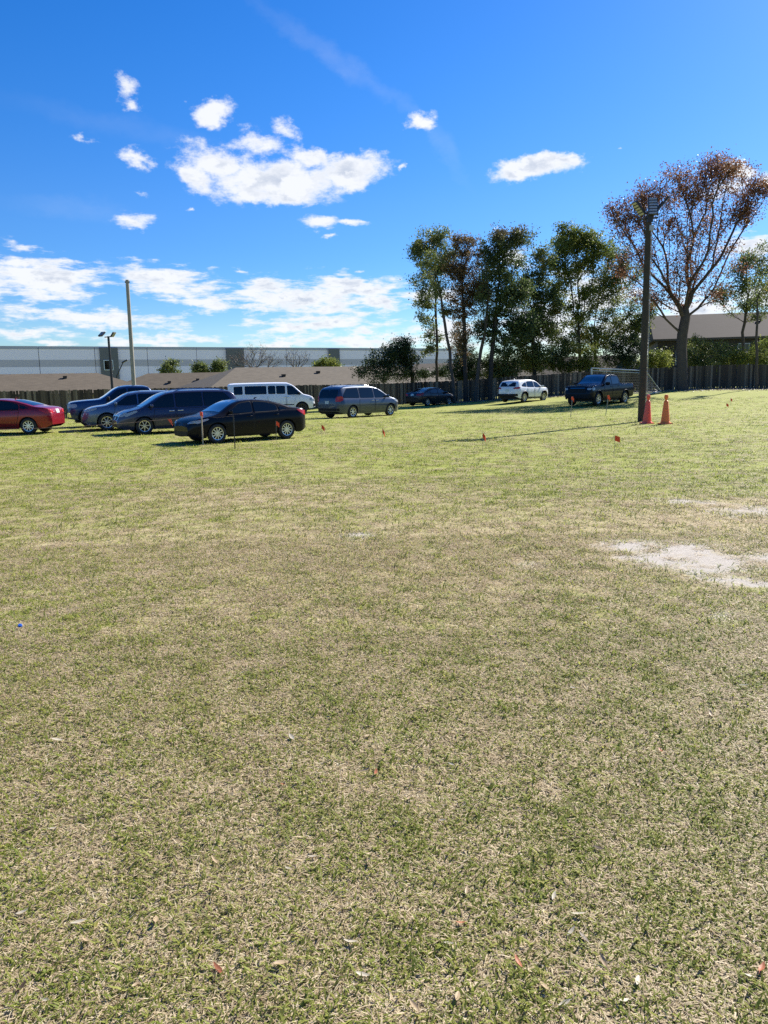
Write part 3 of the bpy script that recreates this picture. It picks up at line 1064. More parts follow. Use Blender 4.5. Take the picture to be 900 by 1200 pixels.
def van_shape():
    return Shape(1.0, [(-2.85, .85), (-2.845, 1.5), (-2.80, 1.94), (-2.66, 2.05), (-2.3, 2.08), (0, 2.1), (1.0, 2.08), (1.3, 1.99), (1.95, 1.45), (2.12, 1.32), (2.62, 1.17), (2.78, 1.0), (2.85, .68)],
                 [(-2.85, 1.22), (1.8, 1.2), (2.85, 1.05)], [(-2.85, .46), (-2.4, .38), (0, .33), (2.5, .36), (2.85, .44)], (-1.5, 1.95), .375, .45, .16, .05, (0.5, 0.76), (0.2, .93))


VAN = dict(windows=[[(1.92, 1.30), (1.36, 1.82), (1.02, 1.86), (1.02, 1.29)], [(.86, 1.36), (.86, 1.84), (.32, 1.85), (.32, 1.36)], [(.22, 1.36), (.22, 1.85), (-.22, 1.85), (-.22, 1.36)], [(-.36, 1.36), (-.36, 1.85), (-1.72, 1.85), (-1.72, 1.36)], [(-1.90, 1.36), (-1.90, 1.85), (-2.42, 1.83), (-2.42, 1.36)]],
           screen=(1.14, 2.06, .90, .90), rear_end=[(-.80, 1.34), (.80, 1.34), (.74, 1.84), (-.74, 1.84)],
           doors=[([(1.42, .42), (1.5, .85), (1.6, 1.2), (.95, 1.22), (.95, .42)], 1.08), ([(.91, .42), (.91, 1.22), (-.28, 1.22), (-.28, .42)], .8)],
           head_end=[(.52, .84), (.88, .84), (.88, 1.02), (.52, 1.02)], head_side=[(2.68, .86), (2.45, .9), (2.45, 1.02), (2.68, 1.02)],
           tail_end=[(.84, .95), (.95, .95), (.95, 1.3), (.84, 1.3)], tail_side=[(-2.82, .95), (-2.74, .95), (-2.74, 1.3), (-2.82, 1.3)],
           grille=[[(-.5, .80), (.5, .80), (.5, 1.04), (-.5, 1.04)]], bumper_front=[[(-.9, .46), (.9, .46), (.9, .66), (-.9, .66)]], bumper_rear=[[(-.92, .46), (.92, .46), (.92, .64), (-.92, .64)]], mirror=(1.74, 1.30), mirror_size=1.3, plate_z=.8,
           mirror_paint=False, trim=[[(1.42, .60), (1.42, .66), (-.98, .66), (-.98, .60)]], tyre=.24)


def head(dx, dy):
    return math.atan2(dy, dx)


vehicle('sedan', 'black sedan with bright many-spoked wheels facing left, nearest of the parked cars', 'car', sedan_shape(), paint('black_paint', (0.004, 0.005, 0.011), 0.0, 0.25, 0.01, 0.24, 0.08), SEDAN, (-4.75, 26.0), R(180 + 38), 'alloy', 10).scale = (.95, .96, .96)
vehicle('sedan', 'glossy red sedan at the left picture edge seen from its rear side', 'car', sedan_shape(), paint('red_paint', (0.25, 0.010, 0.018), 0.3, 0.25), SEDAN, (-15.75, 32.2), R(181), 'alloy', 9)
vehicle('minivan', 'dark navy minivan directly behind the black sedan with a silvery roof rail', 'minivan', minivan_shape(), paint('navy_paint', (0.036, 0.041, 0.088), 0.35, 0.25, .06, .6), MINIVAN, (-8.3, 31.3), R(180 + 28), 'alloy', 7).scale = (.96, .96, .96)
vehicle('suv', 'steel blue crossover squeezed between the navy minivan and the blue pickup', 'suv', suv_shape(), paint('steel_blue_paint', (0.10, 0.14, 0.225), 0.5, 0.28), dict(SUV, arch_trim=False, trim=[]), (-10.9, 34.4), R(180 + 24), 'alloy', 8)
vehicle('pickup_truck', 'blue pickup truck with a chrome bumper at the far end of the left row', 'pickup truck', pickup_shape(), paint('deep_blue_paint', (0.024, 0.055, 0.135), 0.4, 0.25), PICKUP, (-12.2, 37.8), R(180 + 24), 'alloy', 6)
vehicle('passenger_van', 'white passenger van with a row of dark side windows', 'van', van_shape(), paint('white_paint', (0.82, 0.81, 0.84), 0.0, 0.3), VAN, (-7.4, 51.8), R(13), 'dark_alloy', 8)
vehicle('minivan', 'grey blue minivan with its rear turned to us, right of the white van', 'minivan', minivan_shape(), paint('grey_blue_paint', (0.045, 0.062, 0.098), 0.45, 0.28), MINIVAN, (-1.25, 44.0), R(47), 'alloy', 7)
vehicle('sedan', 'small dark charcoal sedan parked farthest away by the fence under the trees', 'car', sedan_shape(), paint('charcoal_paint', (0.016, 0.017, 0.025), 0.1, 0.25, .04, .4), SEDAN, (3.95, 63.0), R(47), 'alloy', 9)
vehicle('suv', 'white compact suv with black lower trim parked before the tall trees', 'suv', suv_shape(), paint('pearl_white_paint', (0.74, 0.75, 0.76), 0.0, 0.3), SUV, (10.75, 58.6), R(47), 'alloy', 10)
vehicle('pickup_truck', 'black pickup truck facing us in front of the white goal frame', 'pickup truck', pickup_shape(), paint('black_truck_paint', (0.006, 0.008, 0.014), 0.0, 0.25, 0.02, 0.24, 0.08), dict(PICKUP, bumper_mat='black_plastic', chrome_front=[[(-.50, 1.075), (.50, 1.075), (.50, 1.10), (-.50, 1.10)]], head_end=[(.66, .97), (.90, .97), (.92, 1.10), (.66, 1.10)]), (14.15, 50.4), R(180 + 47), 'alloy', 6)

# ------------------------------------------------------------------ fences
M['boards'] = None


def fence_mat():
    m, nt, b = new_mat('weathered_fence_boards')
    g = nt.n.new('ShaderNodeNewGeometry')
    rnd = g.outputs['Random Per Island']
    tc = nt.n.new('ShaderNodeTexCoord').outputs['Object']
    grain = nt.noise(nt.vmath('MULTIPLY', tc, (30, 30, 1.2)), 1.0, 5.0, 0.65)
    c = nt.ramp(rnd, [(0, (0.035, 0.029, 0.024, 1)), (0.4, (0.085, 0.065, 0.046, 1)), (0.75, (0.18, 0.14, 0.095, 1)), (1, (0.33, 0.265, 0.185, 1))])
    c = nt.mix(nt.math('MULTIPLY', grain, 0.6), c, (0.05, 0.043, 0.035, 1))
    nt.set(b, 'Base Color', c)
    b.inputs['Roughness'].default_value = 0.9
    b.inputs['Specular IOR Level'].default_value = 0.15
    return m


M['boards'] = fence_mat()
M['fence_post'] = simple('weathered_fence_post', (0.10, 0.08, 0.06), 0.9, 0, 0.3, 8.0)


def fence(a, b, label, gap=0.10, h=1.83, seed=1):
    rng = random.Random(seed)
    a, b = Vector(a), Vector(b)
    L = (b - a).length
    u = (b - a).normalized()
    n = Vector((u.y, -u.x))
    if n.y > 0:
        n = -n
    rz = math.atan2(u.y, u.x)
    root = empty('wood_fence', (a.x, a.y, gz(a.x, a.y)), 0, label, 'fence', 'weathered board fences along the field')
    base = root.location
    rot = Matrix.Rotation(rz, 3, 'Z')
    mb = MB()
    t = 0.0
    while t < L - 0.1:
        w = rng.uniform(0.125, 0.15)
        p = a + u * (t + w / 2)
        z = gz(p.x, p.y)
        hh = h + rng.uniform(-0.03, 0.03)
        off = n * (0.012 if rng.random() < 0.5 else 0.0)
        tl = Matrix.Rotation(rng.uniform(-0.012, 0.012), 3, 'Y')
        mb.box((p.x + off.x - base.x, p.y + off.y - base.y, z - base.z + hh / 2 + 0.02), (w, 0.018, hh), rot @ tl)
        t += w + (rng.uniform(0.0, 0.006) if rng.random() > gap else rng.uniform(0.03, 0.08))
    mb.build('boards', M['boards'], root)
    k = int(L / 2.44)
    for i in range(k + 1):
        p = a + u * (L * i / k) - n * 0.085
        z = gz(p.x, p.y)
        MB().box((p.x - base.x, p.y - base.y, z - base.z + 0.93), (0.09, 0.09, 1.86), rot).build('post', M['fence_post'], root)
    for zz in (0.35, 0.95, 1.6):
        r = MB()
        for i in range(k):
            p, q = a + u * (L * i / k) - n * 0.032, a + u * (L * (i + 1) / k) - n * 0.032
            zp, zq = gz(p.x, p.y), gz(q.x, q.y)
            c = (p + q) / 2
            pt = math.atan2(zq - zp, (q - p).length)
            r.box((c.x - base.x, c.y - base.y, (zp + zq) / 2 - base.z + zz), ((q - p).length - 0.004, 0.04, 0.085), rot @ Matrix.Rotation(-pt, 3, 'Y'))
        r.build('rail', M['fence_post'], root)
    return root


fence(FENCE[0], (-21.06, 50.96), 'tan weathered board fence at far left behind the red sedan', 0.10, 1.83, 3)
fence(FENCE[1], (3.95, 68.46), 'weathered brown board fence behind the white van and grey minivan', 0.06, 1.83, 5)
fence(FENCE[2], (15.94, 66.5), 'dark shaded board fence between the tall slim trees', 0.02, 1.83, 7)
fence(FENCE[3], FENCE[4], 'dark board fence behind the big russet tree at right', 0.02, 1.85, 9)

# ------------------------------------------------------------------ buildings


def shingle(name, col):
    m, nt, b = new_mat(name)
    tc = nt.n.new('ShaderNodeTexCoord').outputs['Object']
    br = nt.add('ShaderNodeTexBrick', {'offset': 0.5}, Vector=nt.vmath('MULTIPLY', tc, (1, 1, 1)), Scale=1.0)
    br.inputs['Color1'].default_value = c4([v * 0.75 for v in col])
    br.inputs['Color2'].default_value = c4([v * 1.25 for v in col])
    br.inputs['Mortar'].default_value = c4([v * 0.6 for v in col])
    br.inputs['Mortar Size'].default_value = 0.012
    br.inputs['Brick Width'].default_value = 0.45
    br.inputs['Row Height'].default_value = 0.16
    n = nt.noise(tc, 0.8, 6.0, 0.65)
    n2 = nt.noise(tc, 7.0, 4.0, 0.7)
    c = nt.mix(nt.math('MULTIPLY', n, 0.55), br.outputs[0], c4([v * 0.62 for v in col]))
    c = nt.mix(nt.math('MULTIPLY', n2, 0.4), c, c4([v * 1.35 for v in col]))
    nt.set(b, 'Base Color', c)
    b.inputs['Roughness'].default_value = 0.9
    b.inputs['Specular IOR Level'].default_value = 0.2
    return m


M['shingle'] = shingle('brown_shingles', (0.122, 0.098, 0.068))
M['shingle2'] = shingle('grey_brown_shingles', (0.126, 0.106, 0.078))
M['shingle3'] = shingle('dark_brown_shingles', (0.046, 0.036, 0.029))
M['stucco'] = simple('tan_stucco', (0.34, 0.29, 0.23), 0.9, 0, 0.1, 3.0)
M['dark_siding'] = simple('dark_brown_siding', (0.06, 0.05, 0.042), 0.85, 0, 0.15, 3.0)
M['fascia'] = simple('fascia_board', (0.10, 0.085, 0.07), 0.8, 0, 0.15, 3.0)
M['vent'] = simple('roof_vent_metal', (0.05, 0.045, 0.04), 0.6, 0.2, 0.1)
M['window_frame'] = simple('pale_window_frame', (0.55, 0.56, 0.56), 0.5, 0, 0.05)


def house(label, p0, p1, half, eave, ridge, ground, hip=(0, 0), rm='shingle', wm='stucco', vents=(), wins=(), doors=()):
    """ridge from p0 to p1 at height ridge; eaves half metres to each side"""
    a, b = Vector(p0), Vector(p1)
    u = (b - a).normalized()
    L = (b - a).length
    rz = math.atan2(u.y, u.x)
    root = empty('house', (a.x, a.y, ground), rz, label, 'house', 'low shingle roofed houses beyond the fence')
    e, r = eave - ground, ridge - ground
    x0, x1 = -hip[0] - 0.4, L + hip[1] + 0.4
    T = 0.14
    mb = MB()
    vs = [(x0, -half, e), (x1, -half, e), (x1, half, e), (x0, half, e), (0 if hip[0] else x0, 0, r), (L if hip[1] else x1, 0, r)]
    lo = [(v[0], v[1], v[2] - T) for v in vs[:4]]
    mb.add(vs + lo, [(0, 1, 5, 4), (2, 3, 4, 5), (1, 2, 5), (3, 0, 4), (9, 8, 7, 6), (0, 6, 7, 1), (1, 7, 8, 2), (2, 8, 9, 3), (3, 9, 6, 0)])
    roof = mb.build('roof', M[rm], root)
    MB().box(((x0 + x1) / 2, -half - 0.016, e - 0.10), (x1 - x0, 0.03, 0.2)).build('fascia', M['fascia'], root)
    MB().box(((x0 + x1) / 2, 0, (e - T - 0.004) / 2), (x1 - x0 - 1.0, 2 * half - 1.0, e - T - 0.004)).build('wall', M[wm], root)
    for (f, q) in vents:
        x, y = L * f, -half * q
        z = r + (e - r) * q
        v = MB()
        v.box((x, y - 0.05, z + 0.08), (0.36, 0.34, 0.2))
        v.box((x, y - 0.08, z + 0.195), (0.44, 0.42, 0.03))
        v.build('vent', M['vent'], roof)
    yw = -half + 0.5
    for (f, z0, w, h) in wins:
        fr = MB()
        x = L * f
        fr.box((x, yw - 0.02, z0 + h / 2), (w + 0.16, 0.06, h + 0.16))
        w_ = fr.build('window', M['window_frame'], root)
        pn = MB()
        for s in (-1, 1):
            pn.box((x + s * w / 4, yw - 0.06, z0 + h / 2), (w / 2 - 0.05, 0.03, h))
        pn.build('pane', M['glass'], w_)
    return root


# the three low houses on the left, the two roofs behind the slim trees, the tall house at right
house('long low house with brown hip roof at far left behind the fence', (-57, 70), (-28.9, 79.5), 7.0, 1.30, 3.25, -1.2, (0, 5.5), 'shingle', 'stucco', [(.66, .45), (.9, .25)])
house('low house with brown roof between the utility pole and the hip roof', (-27.5, 92), (-17.2, 94), 6.0, 1.0, 3.30, -1.3, (5, 0), 'shingle', 'stucco', [(.25, .5), (.55, .4), (.8, .6)])
house('wide low house with grey brown hip roof behind the white van', (-15.6, 84), (2.2, 93.0), 7.5, 1.55, 3.62, -1.2, (4.5, 4), 'shingle2', 'stucco', [(.2, .5), (.42, .35), (.72, .3), (.86, .5)])
house('house with grey roof half hidden by the drooping dark tree', (4.5, 96), (19, 92), 6.5, 1.4, 3.9, -1.0, (0, 3), 'shingle2', 'stucco', [(.4, .3)], [(.3, 1.0, 1.2, 1.1), (.7, 1.0, 1.2, 1.1)])
house('small pale roofed house seen through the gap above the white suv', (19.5, 88), (27.5, 86), 5.0, 1.6, 4.2, -0.4, (2, 2), 'shingle2', 'stucco', [(.5, .4)], [(.5, .8, 1.4, 1.1)])
house('tall brown roofed house behind the big russet tree and shrubs', (30.6, 88.6), (64, 79.5), 8.0, 5.6, 8.5, 0.4, (0, 0), 'shingle3', 'dark_siding', [(.3, .4), (.5, .6)], [(.08, 2.6, 1.6, 1.5), (.24, 2.5, 1.0, 2.0), (.36, 2.6, 1.6, 1.5), (.48, 2.6, 1.6, 1.5)])

# warehouse
M['wh_white'] = simple('pale_grey_concrete_panel', (0.90, 0.84, 0.98), 0.7, 0, 0.04, 0.4)
M['wh_grey'] = simple('mid_grey_concrete_panel', (0.52, 0.49, 0.56), 0.7, 0, 0.05, 0.4)
M['wh_cap'] = simple('grey_blue_parapet', (0.42, 0.43, 0.52), 0.6, 0, 0.05, 0.4)
M['wh_dark'] = simple('dark_grey_entry_panel', (0.13, 0.135, 0.145), 0.6, 0, 0.08, 0.5)


def warehouse():
    a, b = Vector((-105, 119)), Vector((22, 193))
    u = (b - a).normalized()
    L = (b - a).length
    rz = math.atan2(u.y, u.x)
    root = empty('warehouse', (a.x, a.y, -1.5), rz, 'long pale grey warehouse with a darker stripe beyond the low roofs', 'warehouse')
    H = 10.9
    z1, z2, z3 = 7.15, 8.45, 10.35
    n = 15
    for i in range(n):
        x0, x1 = L * i / n + 0.05, L * (i + 1) / n - 0.05
        c, w = (x0 + x1) / 2, x1 - x0
        p = MB()
        p.box((c, 15, z1 / 2), (w, 30, z1), None, 0)
        p.box((c, 15, (z1 + z2) / 2), (w, 30, z2 - z1), None, 1)
        p.box((c, 15, (z2 + z3) / 2), (w, 30, z3 - z2), None, 0)
        p.box((c, 15, (z3 + H) / 2), (w, 30.1, H - z3), None, 2)
        p.build('wall_panel', [M['wh_white'], M['wh_grey'], M['wh_cap']], root)
    MB().box((L / 2, 15, H / 2 - .1), (L - .3, 29.6, H - .3)).build('core', M['wh_dark'], root)

    def along(px):
        d = ray(px, 420)
        # intersect the vertical plane of the front
        t = (a.x * u.y - a.y * u.x) / (d.x * u.y - d.y * u.x)
        return (Vector((d.x * t, d.y * t)) - a).dot(u)
    for (p0, p1, win) in ((117, 138, True), (265, 285, False), (385, 397, False)):
        s0, s1 = along(p0), along(p1)
        e = MB().box(((s0 + s1) / 2, -0.25, (H - 0.2) / 2), (s1 - s0, 0.5, H - 0.2)).build('entry_panel', M['wh_dark'], root)
        if win:
            wc = s0 + (s1 - s0) * 0.42
            MB().box((wc, -0.54, 7.4), (1.5, 0.08, 1.7)).build('window', M['glass'], e)
            f = MB()
            for (dx, dz, w, h) in ((-.8, 0, .12, 1.9), (.8, 0, .12, 1.9), (0, .9, 1.48, .12), (0, -.9, 1.48, .12)):
                f.box((wc + dx, -0.57, 7.4 + dz), (w, 0.12, h))
            f.build('frame', M['white_metal'], e)


warehouse()

# ------------------------------------------------------------------ poles


def floodlight(mb_parent, name, c, yaw, tilt, size, fins):
    """lamp panel: housing with bright fins on its face"""
    rot = Matrix.Rotation(yaw, 3, 'Z') @ Matrix.Rotation(tilt, 3, 'X')
    w, d, h = size
    c = Vector(c)
    o = MB().box(c, (w, d, h), rot).box(c + rot @ Vector((0, d * .7, 0)), (w * .4, d * .6, h * .4), rot)
    lamp = o.build('floodlight', M['dark_metal'], mb_parent)
    f = MB()
    for k in range(fins):
        z = -h / 2 + h * (k + 0.5) / fins
        f.box(c + rot @ Vector((0, -d / 2 - 0.006, z)), (w * .84, 0.012, h / fins * .62), rot)
    f.build('lens', M['fin'], lamp)
    return lamp


def light_pole():
    p = at(751.5, 494)
    H = deep(760.5, 249, p.y).z - gz(p.x, p.y)
    root = empty('light_pole', (p.x, p.y, gz(p.x, p.y)), 0, 'tall brown wooden light pole with three floodlights by the orange cones', 'light pole')
    MB().tube([(0, 0, -.2), (0, 0, 0.02), (0, 0, 3), (0, 0, 6), (0, 0, H)], [.155, .15, .14, .127, .108], 14).build('pole', M['wood_pole'], root, 50)
    br = MB()
    br.tube([(-.42, 0, H - .25), (.36, 0, H - .2)], .035, 8)
    br.box((0, -0.16, H - .25), (.22, .05, .3))
    br.build('bracket', M['dark_metal'], root, 50)
    floodlight(root, 'a', (.06, -.24, H + .18), R(-6), R(-14), (.36, .09, .68), 6)
    floodlight(root, 'b', (-.42, -.02, H + .16), R(-80), R(40), (.40, .08, .62), 5)
    floodlight(root, 'c', (.46, .02, H + .24), R(80), R(40), (.40, .08, .80), 5)
    MB().box((.06, -.2, H - .62), (.16, .1, .2)).build('junction_box', M['fin'], root)
    MB().tube([(.165, -.06, .05), (.155, -.06, 3), (.14, -.06, 6), (.12, -.06, H - .6)], .014, 6).build('conduit', M['fin'], root, 60)


light_pole()


def small_light_pole():
    p = deep(132.8, 470, 46.5)
    x, y = p.x, p.y
    z = gz(x, y)
    top = deep(129, 394, 46.5).z - z
    root = empty('light_pole', (x, y, z), 0, 'thin dark light pole with two tilted floodlights above the blue pickup', 'light pole')
    MB().tube([(0, 0, -.1), (0, 0, 2.5), (0, 0, top)], [.085, .075, .065], 10).build('pole', M['dark_metal'], root, 50)
    br = MB()
    br.tube([(-.22, 0, top - .05), (.22, 0, top - .02)], .03, 6)
    br.build('bracket', M['dark_metal'], root)
    floodlight(root, 'a', (-.34, -.1, top + .12), R(-30), R(-50), (.32, .08, .36), 4)
    floodlight(root, 'b', (.28, .05, top + .10), R(72), R(40), (.26, .07, .32), 4)


small_light_pole()


def utility_pole():
    Y = 49.0
    b0 = deep(158.5, 478, Y)
    z = gz(b0.x, b0.y)
    t = deep(149, 328, Y)
    root = empty('utility_pole', (b0.x, b0.y, z), 0, 'bare grey utility pole leaning slightly left behind the parked row', 'utility pole')
    lean = Vector((t.x - b0.x, 0.0, t.z - z))
    pts = [Vector((0, 0, -.2))] + [lean * k for k in (0.02, .3, .6, .85, 1.0)]
    MB().tube(pts, [.145, .14, .13, .12, .11, .105], 12).build('pole', M['concrete_pole'], root, 50)
    MB().tube([lean * .985 + Vector((-.14, 0, 0)), lean * .985 + Vector((.14, 0, 0))], .05, 8).build('cap_bracket', M['dark_metal'], root, 50)
    # one thin cable running right to a bracket on the warehouse side
    a = Vector((b0.x, b0.y, z)) + lean * .55
    e = Vector((9, 112, 9.0))
    pts = []
    for k in range(25):
        f = k / 24
        q = a.lerp(e, f)
        q.z -= 0.9 * 4 * f * (1 - f)
        pts.append(q)


utility_pole()


def street_lamp():
    Y = 112.0
    p = deep(135.5, 437, Y)
    q = deep(147, 424, Y)
    z = gz(p.x, p.y)
    root = empty('street_lamp', (p.x, p.y, z), 0, 'slanted dark street lamp arm rising over the low roof beside the warehouse window', 'street lamp')
    d = q - Vector((p.x, p.y, z))
    MB().tube([(0, 0, 0), (0, 0, d.z * .62), (0.15, 0, d.z * .7), (d.x * .8, 0, d.z)], [.11, .09, .08, .07], 8).build('pole', M['dark_metal'], root, 50)
    MB().box((d.x * .95, 0, d.z + .08), (.9, .35, .18), Matrix.Rotation(R(-25), 3, 'Y')).build('lamp_head', M['dark_metal'], root)


street_lamp()

# ------------------------------------------------------------------ cones, stakes, flags, goal


def cone(px, py, label, mat, lean, tape):
    p = at(px, py)
    root = empty('traffic_cone', (p.x, p.y, gz(p.x, p.y) + 0.004), R(random.uniform(0, 40)), label, 'traffic cone', 'tall traffic cones beside the light pole')
    root.rotation_euler = (lean, 0, R(20))
    b = MB()
    b.add([(-.21, -.21, 0), (.21, -.21, 0), (.21, .21, 0), (-.21, .21, 0), (-.19, -.19, .045), (.19, -.19, .045), (.19, .19, .045), (-.19, .19, .045)],
          [(3, 2, 1, 0), (4, 5, 6, 7), (0, 1, 5, 4), (1, 2, 6, 5), (2, 3, 7, 6), (3, 0, 4, 7)])
    b.build('base', M['black_plastic'] if tape else mat, root)
    c = MB()
    c.lathe([(.19, .045), (.175, .09), (.165, .10), (.085, .86), (.075, .88), (.045, .90), (.045, .97), (.07, .985), (.08, 1.03), (.07, 1.09), (.055, 1.12), (.001, 1.13)], 22)
    body = c.build('cone_body', mat, root, 35)


cone(758, 496.5, 'darker red traffic cone standing against the foot of the light pole', M['red_orange'], R(2), False)
cone(779.5, 497, 'plain bright orange traffic cone standing free right of its red neighbour', M['orange'], 0, False)


def marker_stake(px, py, h, mat, label, ribbon, group, lean=0.0, thick=0.014):
    p = at(px, py)
    root = empty('marker_stake', (p.x, p.y, gz(p.x, p.y)), 0, label, 'stake', group)
    top = Vector((lean, 0, h))
    if thick > .02:
        MB().box(top / 2 - Vector((0, 0, .05)), (thick * 1.6, thick * .8, h + .1), Matrix.Rotation(math.atan2(lean, h), 3, 'Y')).build('stake', mat, root)
    else:
        MB().tube([Vector((0, 0, -.1)), top], thick, 7).build('stake', mat, root, 60)
    r = MB()
    if ribbon:
        k = top * .985
        w = ribbon
        r.box(k - Vector((0, 0, w * .55)), (thick * 2 + .035, thick * 2 + .02, w * 1.1), Matrix.Rotation(R(8), 3, 'Z'))
        r.add([k + Vector((.02, -.02, -.02)), k + Vector((w * .55, -.03, -.1)), k + Vector((w * .5, -.02, -w * 1.8)), k + Vector((.03, -.03, -w * 1.4)),
               k + Vector((.02, -.012, -.02)), k + Vector((w * .55, -.022, -.1)), k + Vector((w * .5, -.012, -w * 1.8)), k + Vector((.03, -.022, -w * 1.4))],
              [(0, 1, 2, 3), (7, 6, 5, 4), (0, 4, 5, 1), (1, 5, 6, 2), (2, 6, 7, 3), (3, 7, 4, 0)])
        r.build('ribbon', M['flag'], root)
    return root, p


S1, p1 = marker_stake(238, 521.5, 1.04, M['stake_wood'], 'pale wooden stake with orange tip before the nose of the black sedan', .10, 'flagged stakes in the grass', 0, .024)
S2, p2 = marker_stake(275.5, 526, .97, M['dark_metal'], 'thin dark metal stake before the front door of the black sedan', 0, 'flagged stakes in the grass', 0, .016)
marker_stake(668.5, 489, .98, M['wire'], 'stake with orange ribbon before the grille of the black pickup', .14, 'flagged stakes in the grass', .07, .017)
marker_stake(709.5, 487, 1.0, M['wire'], 'leaning stake with orange ribbon before the rear door of the black pickup', .16, 'flagged stakes in the grass', .12, .017)


def wire_flag(px, py, h, label, tilt):
    d = ray(px, py)
    # the flag's centre is h above the ground along this ray
    t = (h - EYE) / d.z
    for _ in range(10):
        q = Vector((0, 0, EYE)) + d * t
        t = (gz(q.x, q.y) + h - EYE) / d.z
    root = empty('marker_flag', (q.x, q.y, gz(q.x, q.y)), 0, label, 'marker flag', 'orange wire marker flags across the field')
    MB().tube([(0, 0, -.05), (0.01, 0, h * .5), (.02 * tilt, 0, h + .1)], .004, 5).build('wire', M['wire'], root, 60)
    w = .11
    f = MB()
    n = 6
    vs = []
    for y in (0.0, 0.003):
        for i in range(n + 1):
            for j in (0, 1):
                s = i / n
                vs.append((.01 + w * s * math.cos(.9 * tilt) + .005, y + .05 * math.sin(s * 5 + tilt) * s, h + .09 - .13 * j - .14 * s * abs(tilt)))
    m = (n + 1) * 2
    fs = []
    for i in range(n):
        a = 2 * i
        fs.append((a, a + 1, a + 3, a + 2))
        fs.append((m + a + 2, m + a + 3, m + a + 1, m + a))
        fs.append((a, a + 2, m + a + 2, m + a))
        fs.append((a + 1, m + a + 1, m + a + 3, a + 3))
    f.add(vs, fs)
    f.build('flag', M['flag'], root)
    return root


wire_flag(376.5, 501, .45, 'orange marker flag in the grass below the rear of the grey minivan', .6)
wire_flag(447.5, 505, .45, 'orange marker flag just below the front wheel of the grey minivan', 1.0)
wire_flag(565, 510.5, .40, 'small orange marker flag beside the end of the pole shadow', .9)
wire_flag(720, 514.5, .42, 'dark orange marker flag low in the grass left of the light pole base', .3)
wire_flag(323, 497, .62, 'orange marker flag standing against the rear door of the black sedan', .4)
wire_flag(856, 466, .5, 'faint orange marker flag far off at right before the russet tree', .8)
wire_flag(852, 455.5, .42, 'red orange marker flag at the foot of the dark fence at right', .6)


def string_line():
    top2 = Vector((p1.x, p1.y, gz(p1.x, p1.y) + .92))
    e = Vector((-16.5, 24.6, .72))
    root = empty('string_line', (p1.x, p1.y, 0), 0, 'dusty string with one orange pennant strung left from the wooden stake', 'string')
    base = Vector((p1.x, p1.y, 0))
    pts = []
    for k in range(33):
        f = k / 32
        q = top2.lerp(e, f)
        q.z -= .22 * 4 * f * (1 - f)
        pts.append(q - base)
    MB().tube(pts, .005, 5).build('cord', M['string'], root, 60)
    q = min(pts, key=lambda v: abs((v + base).x - (-6.75)))
    f = MB()
    f.add([q + Vector((-.06, 0, 0)), q + Vector((.06, 0, 0)), q + Vector((.10, -.02, -.22)), q + Vector((-.06, .004, 0)), q + Vector((.06, .004, 0)), q + Vector((.10, -.016, -.22))],
          [(0, 2, 1), (3, 4, 5), (0, 1, 4, 3), (1, 2, 5, 4), (2, 0, 3, 5)])
    f.build('pennant', M['flag'], root)
    # second stake beyond the left of the frame that carries the other end
    r, _ = Vector((0, 0, 0)), 0
    s = empty('marker_stake', (e.x, e.y, gz(e.x, e.y)), 0, 'thin stake at the far left end of the string', 'stake', 'flagged stakes in the grass')
    MB().tube([(0, 0, -.1), (0, 0, e.z + .05)], .012, 7).build('stake', M['dark_metal'], s, 60)


string_line()
# cord from the wooden stake to the dark one
_a = Vector((p1.x, p1.y, gz(p1.x, p1.y) + .93))
_b = Vector((p2.x, p2.y, gz(p2.x, p2.y) + .95))
_m = (_a + _b) / 2 - Vector((0, 0, .06))
tag(MB().tube([_a, _m, _b], .004, 5).build('cord', M['string'], None, 60), 'short dusty cord tied between the wooden and the dark metal stake', 'cord')


